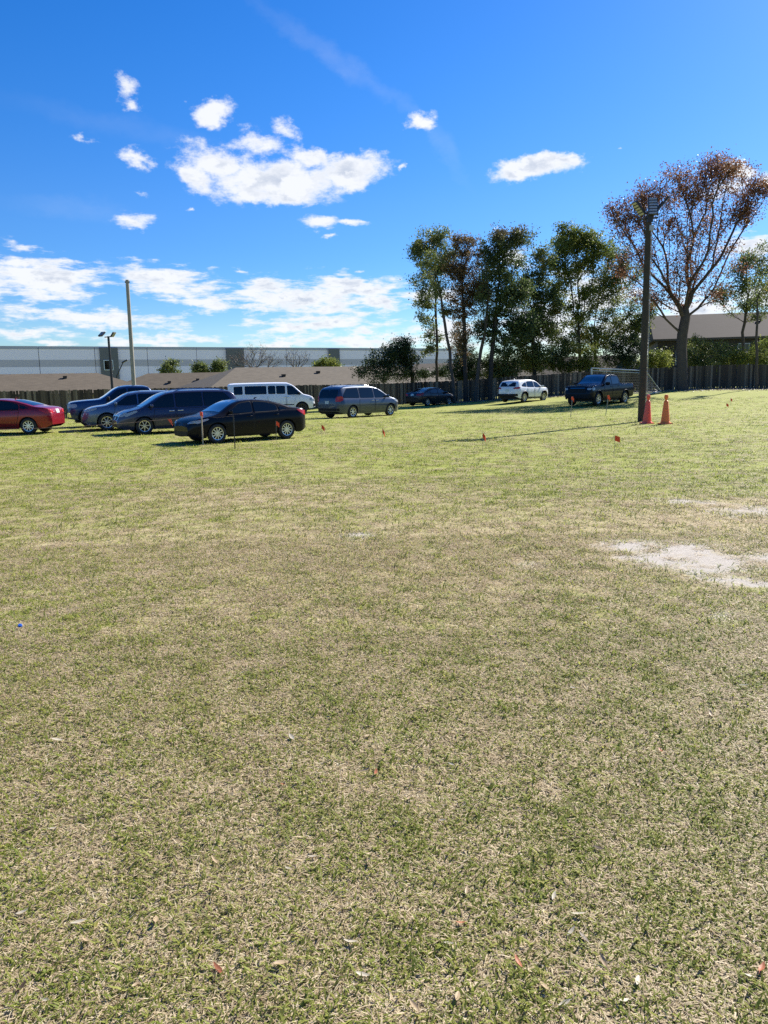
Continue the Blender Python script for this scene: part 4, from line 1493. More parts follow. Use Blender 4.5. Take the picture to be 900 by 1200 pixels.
def soccer_goal():
    A = deep(693, 431.5, 59.0)
    B = deep(757, 434.5, 57.5)
    za, zb = gz(A.x, A.y), gz(B.x, B.y)
    root = empty('soccer_goal', (A.x, A.y, za), 0, 'white tubular soccer goal with net behind the black pickup', 'soccer goal')
    o = Vector((A.x, A.y, za))
    hA, hB = A - o, B - o
    fA, fB = Vector((A.x, A.y, za)) - o, Vector((B.x, B.y, zb)) - o
    ub = (hB - hA).normalized()
    back = Vector((-ub.y, ub.x, 0)).normalized() * 1.5
    side = Vector((ub.x, ub.y, 0)) * .55
    bA, bB = fA + back + side * .6, fB + back + side * 2.2
    bB = Vector((at(775, 459.5).x, at(775, 459.5).y, 0)) - Vector((o.x, o.y, 0))
    bB = Vector((bB.x, min(bB.y, fB.y + 3.2), gz(o.x + bB.x, o.y + min(bB.y, fB.y + 3.2)) - za))
    MB().tube([hA, hB], .042, 8).build('crossbar', M['goal'], root, 60)
    for (a, b) in ((fA, hA), (fB, hB)):
        MB().tube([a, b], .042, 8).build('goal_post', M['goal'], root, 60)
    tA = hA + back * .35 - Vector((0, 0, .18))
    tB = hB + back * .35 - Vector((0, 0, .18))
    MB().tube([hA, tA], .03, 6).tube([hB, tB], .03, 6).tube([tA, tB], .03, 6).build('upper_rail', M['goal'], root, 60)
    MB().tube([hA, bA], .035, 6).build('side_brace', M['goal'], root, 60)
    MB().tube([hB, bB], .035, 6).build('side_brace', M['goal'], root, 60)
    MB().tube([fA + Vector((0, 0, .04)), bA + Vector((0, 0, .04)), bB + Vector((0, 0, .04)), fB + Vector((0, 0, .04))], .035, 6).build('ground_bar', M['goal'], root, 60)
    net = MB()
    n = 26
    for i in range(n + 1):
        f = i / n
        net.tube([tA.lerp(tB, f), bA.lerp(bB, f)], .006, 3, 0, False)
    for i in range(14):
        f = i / 13
        net.tube([tA.lerp(bA, f), tB.lerp(bB, f)], .006, 3, 0, False)
    for i in range(1, 12):
        f = i / 12
        net.tube([hB.lerp(bB, f), fB.lerp(bB, f)], .006, 3, 0, False)
        net.tube([hB.lerp(fB, f), hB.lerp(bB, .02).lerp(bB, f)], .006, 3, 0, False)
    net.build('net', M['wire'], root)


soccer_goal()

# ------------------------------------------------------------------ trees
M['bark'] = simple('grey_brown_bark', (0.085, 0.070, 0.057), 0.9, 0, 0.35, 4.0, 0, 0.2, 0.5)
M['bark_dark'] = simple('dark_bark', (0.05, 0.042, 0.035), 0.9, 0, 0.35, 4.0, 0, 0.2, 0.5)
M['bark_pale'] = simple('pale_grey_bark', (0.20, 0.18, 0.155), 0.9, 0, 0.3, 4.0, 0, 0.2, 0.4)
M['lf_dark'] = leafmat('dark_evergreen_leaves', [(0, (0.018, 0.030, 0.015)), (.5, (0.042, 0.068, 0.024)), (1, (0.090, 0.120, 0.042))], .3)
M['lf_olive'] = leafmat('olive_leaves', [(0, (0.04, 0.062, 0.02)), (.45, (0.11, 0.148, 0.042)), (.8, (0.22, 0.24, 0.075)), (1, (0.37, 0.25, 0.085))], .48)
M['lf_olive_red'] = leafmat('olive_leaves_reddening', [(0, (0.032, 0.052, 0.020)), (.5, (0.09, 0.13, 0.045)), (1, (0.20, 0.23, 0.08))], .42, (11.5, 17.0, [(0, (0.06, 0.055, 0.03)), (.5, (0.15, 0.10, 0.055)), (1, (0.25, 0.17, 0.08))]))
M['lf_rust'] = leafmat('rusty_needles', [(0, (0.05, 0.05, 0.025)), (.4, (0.13, 0.095, 0.045)), (.7, (0.21, 0.125, 0.06)), (1, (0.15, 0.17, 0.06))], .45)
M['lf_yellow'] = leafmat('yellow_green_leaves', [(0, (0.048, 0.072, 0.016)), (.5, (0.136, 0.176, 0.035)), (1, (0.304, 0.304, 0.072))], .48)
M['lf_russet'] = leafmat('russet_leaves', [(0, (0.062, 0.027, 0.022)), (.35, (0.15, 0.072, 0.045)), (.65, (0.23, 0.115, 0.062)), (.85, (0.30, 0.17, 0.085)), (1, (0.15, 0.155, 0.06))], .45)
M['lf_bush'] = leafmat('bush_leaves', [(0, (0.048, 0.068, 0.020)), (.5, (0.128, 0.162, 0.044)), (1, (0.272, 0.289, 0.102))], .4)
M['lf_twig'] = leafmat('reddish_twigs', [(0, (0.100, 0.065, 0.055)), (1, (0.220, 0.150, 0.125))], .1)


def quads(mb_v, centers, size, rng, aspect=0.5, droop=0.0):
    """numpy leaf faces: diamonds with random attitude"""
    n = len(centers)
    a = rng.normal(size=(n, 3))
    a[:, 2] -= droop
    a /= np.linalg.norm(a, axis=1)[:, None] + 1e-9
    b = rng.normal(size=(n, 3))
    b -= a * (a * b).sum(1)[:, None]
    b /= np.linalg.norm(b, axis=1)[:, None] + 1e-9
    s = (size * rng.uniform(0.6, 1.35, n))[:, None]
    v = np.stack([centers - a * s * .5, centers + b * s * .5 * aspect, centers + a * s * .5, centers - b * s * .5 * aspect], 1)
    return v.reshape(-1, 3)


def leaf_object(name, verts, mat, parent):
    n = len(verts) // 4
    me = bpy.data.meshes.new(name)
    me.vertices.add(4 * n)
    me.vertices.foreach_set('co', verts.astype(np.float32).ravel())
    me.loops.add(4 * n)
    me.loops.foreach_set('vertex_index', np.arange(4 * n, dtype=np.int32))
    me.polygons.add(n)
    me.polygons.foreach_set('loop_start', np.arange(0, 4 * n, 4, dtype=np.int32))
    me.polygons.foreach_set('loop_total', np.full(n, 4, dtype=np.int32))
    me.materials.append(mat)
    me.update(calc_edges=True)
    me.validate()
    o = bpy.data.objects.new(name, me)
    COL.objects.link(o)
    o.parent = parent
    return o


def grow(trunk, attr, rng, step=0.7, bow=0.12, updown=0.7, pw=0.55):
    """join every twig end to the nearest suitable place of the tree so far; returns nodes, parents, tips"""
    nodes = [np.array(p, float) for p in trunk]
    par = [-1] + list(range(len(trunk) - 1))
    dist = [0.0]
    for i in range(1, len(trunk)):
        dist.append(dist[-1] + np.linalg.norm(nodes[i] - nodes[i - 1]))
    ax = np.array(trunk)
    key = [np.min(np.linalg.norm(ax - a, axis=1)) for a in attr]
    tips = []
    zlow = .55 * trunk[-1][2]
    block = np.array([1e4 if p[2] < zlow else 0.0 for p in trunk])
    for i in np.argsort(key):
        a = attr[i]
        N = np.array(nodes)
        d = a - N
        L = np.linalg.norm(d, axis=1) + 1e-6
        down = np.maximum(0, -(d[:, 2]) / L)
        cost = L * (1 + 1.6 * down) + pw * np.array(dist) + 0.5 * np.maximum(0, .5 - d[:, 2] / L)
        cost[:len(trunk)] += block
        j = int(np.argmin(cost))
        p = nodes[j]
        k = max(1, int(round(L[j] / step)))
        last = j
        perp = rng.normal(size=3) * L[j] * bow * .6
        for q in range(1, k + 1):
            f = q / k
            pt = p + (a - p) * f
            pt = pt + perp * math.sin(math.pi * f) + np.array([0, 0, -1]) * L[j] * bow * math.sin(math.pi * f) * updown
            if q < k:
                pt = pt + rng.normal(size=3) * 0.05
            nodes.append(pt)
            par.append(last)
            dist.append(dist[last] + np.linalg.norm(pt - nodes[last]))
            last = len(nodes) - 1
        tips.append(last)
    # ease the kinks out of the limbs
    A = np.array(nodes)
    P_ = np.array(par)
    for _ in range(3):
        s_, c_ = np.zeros_like(A), np.zeros(len(A))
        np.add.at(s_, P_[1:], A[1:])
        np.add.at(c_, P_[1:], 1)
        B = A.copy()
        m = (c_ > 0) & (np.arange(len(A)) >= len(trunk))
        B[m] = .5 * A[m] + .28 * A[P_[m]] + .22 * s_[m] / c_[m][:, None]
        A = B
    nodes = [A[i] for i in range(len(A))]
    return nodes, par, tips


def wood_mesh(name, nodes, par, rbase, rtip, mat, parent, ntrunk, sides=6):
    n = len(nodes)
    e = 2.2
    acc = np.zeros(n)
    ch = np.zeros(n, int)
    for i in range(n - 1, 0, -1):
        if ch[i] == 0:
            acc[i] = rtip ** e
        acc[par[i]] += acc[i]
        ch[par[i]] += 1
    r = np.power(np.maximum(acc, rtip ** e), 1 / e)
    q = math.log(rbase / rtip) / math.log(max(r[0] / rtip, 1.01))
    r = rtip * np.power(r / rtip, q)
    Z = np.array([p[2] for p in nodes])
    r = r * (1 - .42 * np.clip(Z / Z.max(), 0, 1))
    r = np.maximum(r, rtip * .8)
    # rings shared along the chain of the thickest child, so limbs read as continuous
    mb = MB()
    best = {}
    for i in range(1, n):
        p = par[i]
        if p not in best or acc[i] > acc[best[p]]:
            best[p] = i
    done = set()
    for s in range(0, n):
        if s != 0 and best.get(par[s]) == s:
            continue
        chain = [s] if s == 0 else [par[s], s]
        c = s
        while c in best:
            c = best[c]
            chain.append(c)
        if len(chain) < 2:
            continue
        pts = [Vector(nodes[k]) for k in chain]
        rad = [r[k] for k in chain]
        if s != 0:
            rad[0] = min(rad[0], rad[1] * 1.25)
        sd = sides if rad[0] > 0.05 else (4 if rad[0] > .02 else 3)
        mb.tube(pts, rad, sd, 0, False)
    return mb.build(name, mat, parent, 80)


def ellipsoid_points(rng, spec, n):
    """points in a set of ellipsoids (x, y, z, rx, ry, rz, weight), denser near their skin"""
    w = np.array([s[6] for s in spec], float)
    pick = rng.choice(len(spec), n, p=w / w.sum())
    d = rng.normal(size=(n, 3))
    d /= np.linalg.norm(d, axis=1)[:, None]
    rad = rng.uniform(0.12, 1, n) ** 0.5
    S = np.array([s[:6] for s in spec], float)[pick]
    return S[:, :3] + d * rad[:, None] * S[:, 3:6]


LEAFK = 1.15


def tree(name, label, base, trunk, spec, natt, nleaf, lsize, mat, bark, rbase, seed, group, spread=0.55, rtip=.010, cat='tree', droop=0.0, aspect=.5, thin=0.0, bow=.12, pw=.55):
    rng = np.random.default_rng(seed)
    root = empty(name, (base[0], base[1], gz(base[0], base[1]) if len(base) < 3 else base[2]), 0, label, cat, group)
    attr = ellipsoid_points(rng, spec, natt)
    nodes, par, tips = grow(trunk, attr, rng, bow=bow, pw=pw)
    wood_mesh('trunk', nodes, par, rbase, rtip, M[bark], root, len(trunk))
    tp = np.array([nodes[t] for t in tips])
    prev = np.array([nodes[par[t]] for t in tips])
    keep = rng.uniform(0, 1, len(tp)) >= thin
    tp, prev = tp[keep], prev[keep]
    if nleaf <= 0:
        return root
    k = rng.poisson(nleaf * rng.choice([.25, .7, 1.0, 1.5], len(tp)) * LEAFK, ) + 1
    idx = np.repeat(np.arange(len(tp)), k)
    f = rng.uniform(0, 1, len(idx))[:, None]
    cl = spread * rng.uniform(.6, 1.3, len(tp))[idx][:, None]
    c = tp[idx] * (1 - .45 * f) + prev[idx] * .45 * f + rng.normal(size=(len(idx), 3)) * cl * np.array([.55, .55, .42])
    c[:, 2] -= np.abs(rng.normal(size=len(idx))) * droop
    v = quads(None, c, lsize * .80, rng, aspect, droop)
    leaf_object('crown', v, M[mat], root)
    return root


def rel(base, px, py, Y):
    """place of the photograph at depth Y, seen from the foot of a tree"""
    p = deep(px, py, Y)
    z = gz(base[0], base[1])
    return (p.x - base[0], p.y - base[1], p.z - z)


def picture_tree(name, label, bx, by_depth, trunk_px, blobs, natt, nleaf, lsize, mat, bark, rbase, seed, group='tall trees along the back fence', **kw):
    """a tree whose trunk and crown masses are given as places of the photograph at the tree's own depth"""
    Y = by_depth
    b = deep(bx, 455, Y)
    base = (b.x, b.y)
    k = Y / 900
    tr = [(0, 0, -.15)] + [rel(base, px, py, Y) for (px, py) in trunk_px]
    # resample the trunk
    pts = [tr[0]]
    for a, c in zip(tr[:-1], tr[1:]):
        a, c = np.array(a), np.array(c)
        m = max(1, int(np.linalg.norm(c - a) / .9))
        for q in range(1, m + 1):
            pts.append(tuple(a + (c - a) * q / m + RNG.normal(size=3) * .03))
    spec = []
    for (px, py, sx, sy, w) in blobs:
        x, y, z = rel(base, px, py, Y)
        spec.append((x, y + RNG.uniform(-.6, .6), z, sx * k, max(sx, sy) * k * .85, sy * k, w))
    if name in ('tall_tree', 'cypress_tree', 'big_tree', 'slim_tree'):
        r2 = np.random.default_rng(seed + 500)
        sub = [(x, y, z, rx, ry, rz, w * .7) for (x, y, z, rx, ry, rz, w) in spec]
        for (x, y, z, rx, ry, rz, w) in spec:
            for q in range(4):
                d = r2.normal(size=3)
                d *= r2.uniform(.45, 1.0) / np.linalg.norm(d)
                t = r2.uniform(.35, .65)
                sub.append((x + d[0] * rx, y + d[1] * ry, z + d[2] * rz, rx * t, ry * t, rz * t * 1.1, w * r2.uniform(.1, .5)))
        spec = sub
    return tree(name, label, base, pts, spec, natt, nleaf, lsize, M and mat, bark, rbase, seed, group, **kw)


G = 'tall trees along the back fence'
# slim olive tree, leftmost of the tall ones
picture_tree('tall_tree', 'slim olive green tree with two airy tufts, leftmost of the tall trees', 512, 73, [(512, 400), (511, 350), (510, 310), (508, 285)],
             [(500, 285, 23, 17, 2.2), (518, 275, 17, 10, 1.3), (526, 295, 12, 14, .9), (488, 300, 16, 14, 1.3), (497, 325, 16, 10, .8), (515, 305, 13, 14, 1), (490, 355, 14, 12, 1), (503, 345, 12, 14, .8), (496, 378, 16, 9, .8), (508, 395, 14, 14, .8), (500, 412, 10, 9, .4)],
             240, 62, .23, 'lf_olive', 'bark', .15, 21, spread=.5)
picture_tree('cypress_tree', 'thin rusty brown cypress between the olive tree and the dense green one', 546, 66, [(545, 420), (543, 360), (541, 310), (541, 285)],
             [(541, 283, 13, 12, 1.4), (536, 310, 17, 17, 1.7), (545, 330, 18, 18, 1.6), (555, 292, 14, 20, 1.1), (540, 352, 20, 15, 1.2), (556, 345, 14, 20, .9), (530, 333, 12, 20, .8), (536, 375, 16, 20, 1.1), (552, 385, 16, 22, 1.1), (560, 320, 12, 20, .8), (540, 410, 16, 16, .9)],
             400, 40, .20, 'lf_rust', 'bark_dark', .2, 22, spread=.42, bow=.06)
picture_tree('tall_tree', 'tall leaning pale trunked tree rising behind the dark sedan', 533, 65.5, [(531, 445), (524, 395), (517, 350), (511, 318), (508, 300)],
             [(512, 330, 14, 20, 1), (520, 360, 12, 14, .6), (505, 305, 12, 12, .9), (522, 300, 12, 12, .6)],
             90, 40, .2, 'lf_olive', 'bark', .16, 23, spread=.45)
picture_tree('tall_tree', 'dense green tree with a reddening top at the middle of the tree line', 574, 66, [(576, 420), (580, 370), (585, 330), (590, 300)],
             [(588, 287, 24, 18, 1.6), (598, 276, 17, 10, .9), (578, 285, 14, 13, .7), (592, 315, 28, 18, 1.9), (580, 345, 24, 18, 1.6), (605, 345, 24, 18, 1.7), (592, 375, 30, 18, 1.7), (570, 385, 20, 20, 1.1), (615, 378, 20, 20, 1.3), (575, 315, 12, 16, .7), (590, 405, 26, 14, .9)],
             430, 66, .24, 'lf_olive_red', 'bark_dark', .22, 24, spread=.52)
picture_tree('tall_tree', 'leaning bare lower trunk with sparse crown left of the white suv', 557, 65.6, [(559, 445), (564, 410), (569, 380), (572, 345), (570, 310)],
             [(568, 320, 10, 22, 1), (562, 350, 10, 20, .8), (575, 300, 10, 12, .7)],
             80, 38, .2, 'lf_olive_red', 'bark', .17, 25, spread=.45)
picture_tree('dark_tree', 'dark bushy evergreen filling the gap right of the dense green tree', 628, 70, [(626, 420), (624, 380), (626, 350)],
             [(630, 330, 17, 24, 1.2), (645, 352, 18, 20, 1.2), (620, 365, 17, 20, 1.1), (640, 385, 20, 16, .9), (622, 400, 20, 16, .9), (636, 305, 14, 16, .8), (612, 335, 14, 20, .9), (606, 400, 18, 20, .9), (628, 418, 22, 14, .8)],
             320, 60, .25, 'lf_olive', 'bark_dark', .18, 26, spread=.55)
picture_tree('tall_tree', 'forked yellow green tree with a domed top right of the dark evergreen', 679, 74, [(679, 420), (678, 375)],
             [(676, 282, 26, 15, 2), (660, 298, 18, 17, 1.3), (692, 285, 17, 14, 1.2), (650, 318, 14, 18, .9), (690, 312, 15, 14, .7), (642, 340, 12, 14, .6), (666, 320, 14, 12, .6), (668, 272, 14, 8, .7), (655, 345, 16, 16, .8), (684, 345, 16, 14, .8), (664, 375, 20, 16, .9), (700, 300, 14, 16, .8)],
             380, 58, .25, 'lf_yellow', 'bark_dark', .17, 27, spread=.55)
picture_tree('tall_tree', 'second stem tree with dull green crown just left of the light pole', 697, 76, [(698, 420), (696, 385)],
             [(722, 300, 20, 22, 1.5), (712, 330, 22, 20, 1.5), (735, 325, 18, 22, 1.2), (700, 360, 20, 20, 1.1), (730, 360, 22, 20, 1.3), (715, 390, 30, 18, 1.2), (672, 400, 18, 16, .8), (690, 385, 18, 16, .7), (648, 395, 18, 20, 1), (747, 365, 16, 20, 1), (742, 395, 18, 16, .9)],
             460, 58, .25, 'lf_olive', 'bark_dark', .16, 28, spread=.55)
picture_tree('big_tree', 'big spreading russet tree with a thick trunk at right', 800.5, 61.5, [(799.5, 430), (799, 408), (800, 392), (803, 372), (803.5, 362)],
             [(800, 208, 42, 19, 2.2), (842, 202, 40, 18, 2.2), (872, 222, 22, 18, 1.6), (878, 250, 14, 14, .5), (768, 228, 30, 18, 1.6), (742, 243, 24, 18, 1.4), (732, 265, 20, 15, .9), (805, 240, 50, 24, 1.8), (852, 250, 34, 20, 1.4), (820, 280, 48, 26, 1.5), (768, 280, 38, 26, 1.4), (742, 308, 26, 22, .9), (848, 300, 36, 18, .9), (795, 318, 40, 18, .9), (895, 228, 10, 12, .5), (717, 250, 9, 9, .4), (752, 335, 24, 18, .6), (820, 325, 40, 16, .6), (780, 348, 26, 16, .5), (842, 345, 24, 14, .4)],
             1300, 28, .21, 'lf_russet', 'bark', .44, 29, spread=.6, rtip=.014, thin=.12, bow=.08, pw=.6)
picture_tree('slim_tree', 'sparse green slim tree at the right edge behind the fence', 871, 72, [(871, 410), (870, 390), (874, 365), (877, 345)],
             [(880, 315, 24, 20, 1.4), (862, 330, 16, 18, .9), (895, 300, 16, 18, .9), (900, 340, 20, 18, 1), (870, 355, 22, 14, .8), (848, 345, 14, 12, .5), (890, 362, 16, 10, .5)],
             270, 40, .23, 'lf_olive', 'bark', .15, 30, spread=.5)
picture_tree('slim_tree', 'thin bare upright trunk in front of the fence at the right edge', 886.5, 60, [(887, 430), (886.5, 400), (887, 375), (888, 350)],
             [(892, 345, 14, 14, 1), (884, 330, 12, 14, .8), (900, 325, 12, 12, .6)],
             40, 24, .2, 'lf_olive', 'bark', .11, 31, spread=.45)
picture_tree('drooping_tree', 'dark drooping evergreen leaning left over the fence behind the grey minivan', 484, 71, [(483, 440), (478, 425), (472, 412), (468, 402)],
             [(470, 405, 18, 13, 1.5), (455, 415, 22, 12, 1.5), (438, 425, 20, 9, 1.1), (424, 433, 13, 7, .5), (480, 420, 14, 14, 1.2), (462, 432, 24, 10, 1.2), (484, 436, 8, 10, .5), (474, 397, 8, 6, .3), (444, 440, 20, 6, .5)],
             300, 60, .20, 'lf_dark', 'bark_dark', .22, 32, spread=.42, droop=.25, group='dark trees over the fence')

# lower growth behind and before the fence
SH = 'shrubs along the back fence'


def shrub(label, px, Y, blobs, natt, mat, seed, name='shrub', nleaf=55, lsize=.2, group=SH, spread=.4):
    picture_tree(name, label, px, Y, [(px, 440)], blobs, natt, nleaf, lsize, mat, 'bark_dark', .07, seed, group, spread=spread, rtip=.008, cat='shrub')


shrub('sage green shrub over the fence just right of the russet trunk', 822, 68, [(820, 408, 17, 17, 1.2), (838, 411, 18, 15, 1.2), (810, 420, 12, 12, .7), (828, 428, 24, 8, .7)], 130, 'lf_bush', 41)
shrub('yellow green shrub over the fence between the sage shrub and slim tree', 855, 68, [(856, 413, 15, 14, 1), (868, 421, 12, 10, .7), (848, 427, 14, 7, .6)], 80, 'lf_yellow', 42)
shrub('bright green shrub at the right picture edge over the fence', 893, 68, [(893, 410, 15, 15, 1), (880, 422, 10, 10, .6), (903, 425, 14, 12, .7)], 90, 'lf_yellow', 43)
shrub('low bright shrub over the fence just right of the light pole', 770, 69, [(768, 420, 15, 11, 1), (780, 424, 11, 9, .7), (758, 426, 10, 9, .6)], 80, 'lf_yellow', 44)
shrub('dark shrub left of the light pole above the goal frame', 735, 72, [(735, 405, 18, 18, 1), (722, 418, 18, 14, .9), (748, 412, 12, 18, .7), (740, 425, 14, 8, .5)], 150, 'lf_dark', 45)
shrub('yellowish shrub behind the black pickup cab', 690, 71, [(690, 415, 10, 14, 1), (682, 425, 12, 9, .7), (698, 427, 9, 7, .5)], 70, 'lf_yellow', 46)
shrub('dark tangled shrub behind the gap between white suv and black pickup', 660, 72, [(658, 415, 16, 14, 1), (670, 405, 14, 12, .8), (645, 422, 14, 12, .9), (664, 428, 20, 8, .7)], 150, 'lf_olive', 47)
shrub('dark bushy undergrowth between the slim trunks behind the dark sedan', 545, 69.5, [(545, 420, 14, 24, 1), (530, 432, 12, 14, .7), (556, 430, 12, 18, .8), (548, 445, 18, 12, .7), (540, 395, 10, 18, .6)], 190, 'lf_dark', 48)
shrub('leafy undergrowth below the dense green tree left of the white suv', 585, 68.5, [(585, 420, 18, 18, 1), (600, 428, 14, 14, .9), (575, 432, 12, 12, .7), (592, 440, 20, 8, .6)], 190, 'lf_olive', 49)
shrub('dim leafy bush behind the fence above the white suv', 625, 71, [(616, 425, 12, 12, .8), (634, 425, 12, 12, .8), (612, 410, 12, 12, .7)], 110, 'lf_olive', 50)
shrub('dark bush behind the fence between drooping tree and olive tree', 498, 76, [(496, 438, 9, 6, .8), (520, 436, 10, 8, .8)], 50, 'lf_dark', 51)

# small trees over the low roofs, in front of the warehouse
G2 = 'small trees above the low roofs'
for (label, px, blobs, mat, s, nm) in (
        ('round bright green treetop over the roofs just right of the utility pole', 197, [(197, 431, 11, 8, 1), (191, 437, 8, 6, .5), (203, 436, 8, 6, .5), (200, 426, 6, 5, .4)], 'lf_bush', 61, 'small_tree'),
        ('small green treetop over the roofs, middle of three', 235, [(235, 431, 8, 7, 1), (231, 437, 7, 5, .5), (240, 436, 6, 5, .4)], 'lf_bush', 62, 'small_tree'),
        ('small green treetop over the roofs left of the bare tree', 257, [(257, 429, 7, 8, 1), (254, 436, 7, 5, .5), (261, 436, 5, 5, .4)], 'lf_bush', 63, 'small_tree'),
        ('bushy yellow green palm like treetop over the hip roof', 383, [(383, 424, 12, 8, 1), (374, 430, 8, 6, .6), (392, 430, 8, 6, .6)], 'lf_yellow', 64, 'small_tree')):
    picture_tree(nm, label, px, 112, [(px, 445), (px, 436)], blobs, 70, 46, .34, mat, 'bark', .14, s, G2, spread=.6, rtip=.015)
picture_tree('bare_tree', 'wide leafless tree with fine twigs behind the grey brown roof', 300, 108, [(299, 445), (299, 432)],
             [(300, 418, 36, 11, 2), (280, 420, 22, 10, 1), (322, 422, 20, 10, 1), (300, 408, 18, 6, .6)], 300, 4, .3, 'lf_twig', 'bark', .2, 65, G2, spread=.5, rtip=.018, aspect=.12)
picture_tree('bare_tree', 'narrow leafless tree right of the wider bare one', 347, 110, [(347, 445), (347, 434)],
             [(347, 420, 16, 12, 2), (340, 415, 8, 8, .6), (358, 418, 8, 8, .5)], 110, 4, .3, 'lf_twig', 'bark', .16, 66, G2, spread=.5, rtip=.018, aspect=.12)

# ------------------------------------------------------------------ leaf litter under the right hand trees and fallen leaves near by
M['leaf_tan'] = leafmat('tan_dead_leaf', [(0, (0.30, 0.21, 0.12)), (1, (0.50, 0.38, 0.23))], .2)
M['leaf_pale'] = leafmat('pale_dead_leaf', [(0, (0.40, 0.34, 0.24)), (1, (0.58, 0.52, 0.40))], .2)
M['leaf_red'] = leafmat('reddish_dead_leaf', [(0, (0.30, 0.09, 0.05)), (1, (0.50, 0.20, 0.10))], .2)
M['leaf_brown'] = leafmat('dark_brown_dead_leaf', [(0, (0.04, 0.028, 0.018)), (1, (0.12, 0.08, 0.05))], .1)
M['litter'] = leafmat('mixed_leaf_litter', [(0, (0.10, 0.075, 0.05)), (.5, (0.26, 0.2, 0.15)), (1, (0.46, 0.40, 0.33))], .1)


def litter():
    rng = np.random.default_rng(5)
    out = []
    for (a, b, n, s) in ((FENCE[2], FENCE[3], 9000, 1.7), (FENCE[3], FENCE[4], 30000, 1.6), ((15, 63), (15, 63.1), 100, 1)):
        a, b = np.array(a), np.array(b)
        f = rng.uniform(0, 1, n)[:, None]
        p = a + (b - a) * f
        u = (b - a) / np.linalg.norm(b - a)
        nn = np.array([u[1], -u[0]])
        if nn[1] > 0:
            nn = -nn
        p = p + nn * (0.08 + np.abs(rng.normal(size=n)) * s)[:, None]
        out.append(p)
    p = np.concatenate(out)
    z = np.array([gz(x, y) for x, y in p])
    c = np.column_stack([p, z + rng.uniform(.015, .05, len(p))])
    v = quads(None, c, .13, rng, .6)
    v = v.reshape(-1, 4, 3)
    cz = v[:, :, 2].mean(1)[:, None]
    v[:, :, 2] = cz + (v[:, :, 2] - cz) * .3
    o = leaf_object('leaf_litter', v.reshape(-1, 3), M['litter'], None)
    tag(o, 'brown and grey leaf litter along the foot of the fence', 'leaf litter', None, 'stuff')


litter()


def leaf_mesh(kind, seed):
    """a curled dead leaf: pointed oval with a midrib fold"""
    rng = random.Random(seed)
    n = 8
    vs, fs = [], []
    curl, fold = rng.uniform(.15, .5), rng.uniform(.1, .35)
    for i in range(n + 1):
        t = i / n
        w = .36 * math.sin(math.pi * min(1, t * .93 + .05)) ** .8 * (1 - .3 * t)
        z = curl * (t - .5) ** 2
        for s in (-1, -.5, 0, .5, 1):
            vs.append((t - .5, s * w * .5, .05 + z + fold * abs(s) * w * .5))
    for i in range(n):
        for k in range(4):
            a = i * 5 + k
            fs.append((a, a + 5, a + 6, a + 1))
    vs.append((-.72, 0.02, .03))
    fs.append((len(vs) - 1, 1, 2))
    fs.append((len(vs) - 1, 2, 3))
    me = bpy.data.meshes.new('fallen_leaf')
    me.from_pydata(vs, [], fs)
    me.materials.append(M[kind])
    me.polygons.foreach_set('use_smooth', [True] * len(me.polygons))
    return me


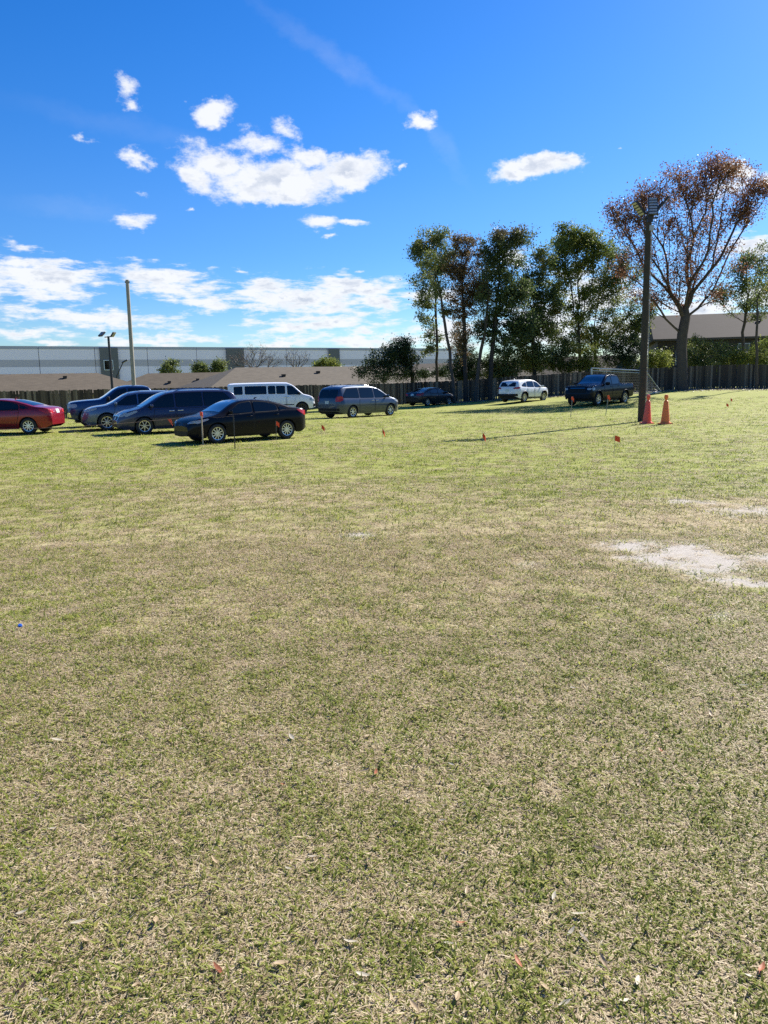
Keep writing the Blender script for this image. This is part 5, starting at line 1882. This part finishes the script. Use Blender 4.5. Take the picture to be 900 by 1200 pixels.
def fallen_leaves():
    rng = random.Random(17)
    meshes = {k: [leaf_mesh(k, s + hash(k) % 7) for s in range(4)] for k in ()}
    for q, k in enumerate(('leaf_tan', 'leaf_pale', 'leaf_red', 'leaf_brown')):
        meshes[k] = [leaf_mesh(k, 10 * q + s) for s in range(4)]

    def put(px, py, size, kind, label):
        p = at(px, py)
        o = bpy.data.objects.new('fallen_leaf', rng.choice(meshes[kind]))
        COL.objects.link(o)
        o.location = (p.x, p.y, gz(p.x, p.y) + .018)
        o.scale = (size, size, size)
        o.rotation_euler = (rng.uniform(-.3, .3), rng.uniform(-.3, .3), rng.uniform(0, 6.28))
        tag(o, label, 'leaf', 'fallen leaves on the grass')
    for (px, py, s, k, lb) in [(183, 1084, .062, 'leaf_tan', 'broad tan leaf at lower left, largest of the fallen leaves'), (256, 1141, .05, 'leaf_red', 'reddish leaf low in the frame at left'),
                               (342, 868, .075, 'leaf_pale', 'pale cream leaf lying alone left of the middle of the near grass'), (893, 1141, .055, 'leaf_red', 'orange brown leaf at the lower right picture edge'),
                               (661, 1182, .042, 'leaf_pale', 'pale leaf at the bottom picture edge right of middle'), (536, 1175, .05, 'leaf_tan', 'tan leaf at the bottom picture edge below the centre'),
                               (367, 1009, .045, 'leaf_pale', 'small whitish leaf a little left of centre in the near grass'), (649, 1056, .045, 'leaf_pale', 'whitish leaf lying in the lower right grass near the centre'),
                               (68, 871, .06, 'leaf_pale', 'pale leaf lying in the grass at the far left'), (833, 841, .06, 'leaf_tan', 'tan leaf lying in the grass at right below the sandy patch'),
                               (433, 1015, .055, 'leaf_tan', 'light brown leaf near the bottom centre'), (632, 775, .07, 'leaf_brown', 'dark brown curled leaf right of the centre of the field'),
                               (707, 1132, .05, 'leaf_tan', 'tan leaf in the lower right grass beside paler ones'), (485, 1184, .045, 'leaf_tan', 'small tan leaf at the bottom edge left of its neighbours')]:
        put(px, py, s, k, lb)
    for kind, n, lb in (('leaf_pale', 26, 'small pale dead leaf scattered on the near grass'), ('leaf_tan', 22, 'small tan dead leaf scattered on the near grass'),
                        ('leaf_red', 7, 'small reddish dead leaf scattered on the near grass'), ('leaf_brown', 12, 'small dark brown dead leaf scattered on the near grass')):
        for _ in range(n):
            put(rng.uniform(10, 890), 640 + 550 * rng.random() ** .8, rng.uniform(.03, .055), kind, lb)


fallen_leaves()

# blue bottle cap in the grass at left
_p = at(24, 738)
_c = MB().lathe([(.001, .016), (.014, .016), (.017, .012), (.018, 0), (.016, 0), (.015, .010), (.001, .012)], 18)
_o = _c.build('bottle_cap', simple('blue_plastic', (0.02, 0.10, 0.45), .4), None, 40)
_o.location = (_p.x, _p.y, gz(_p.x, _p.y) + .03)
_o.rotation_euler = (.4, .2, 0)
_o.scale = (.9, .9, .9)
tag(_o, 'tiny blue bottle cap in the grass near the left picture edge', 'bottle cap')
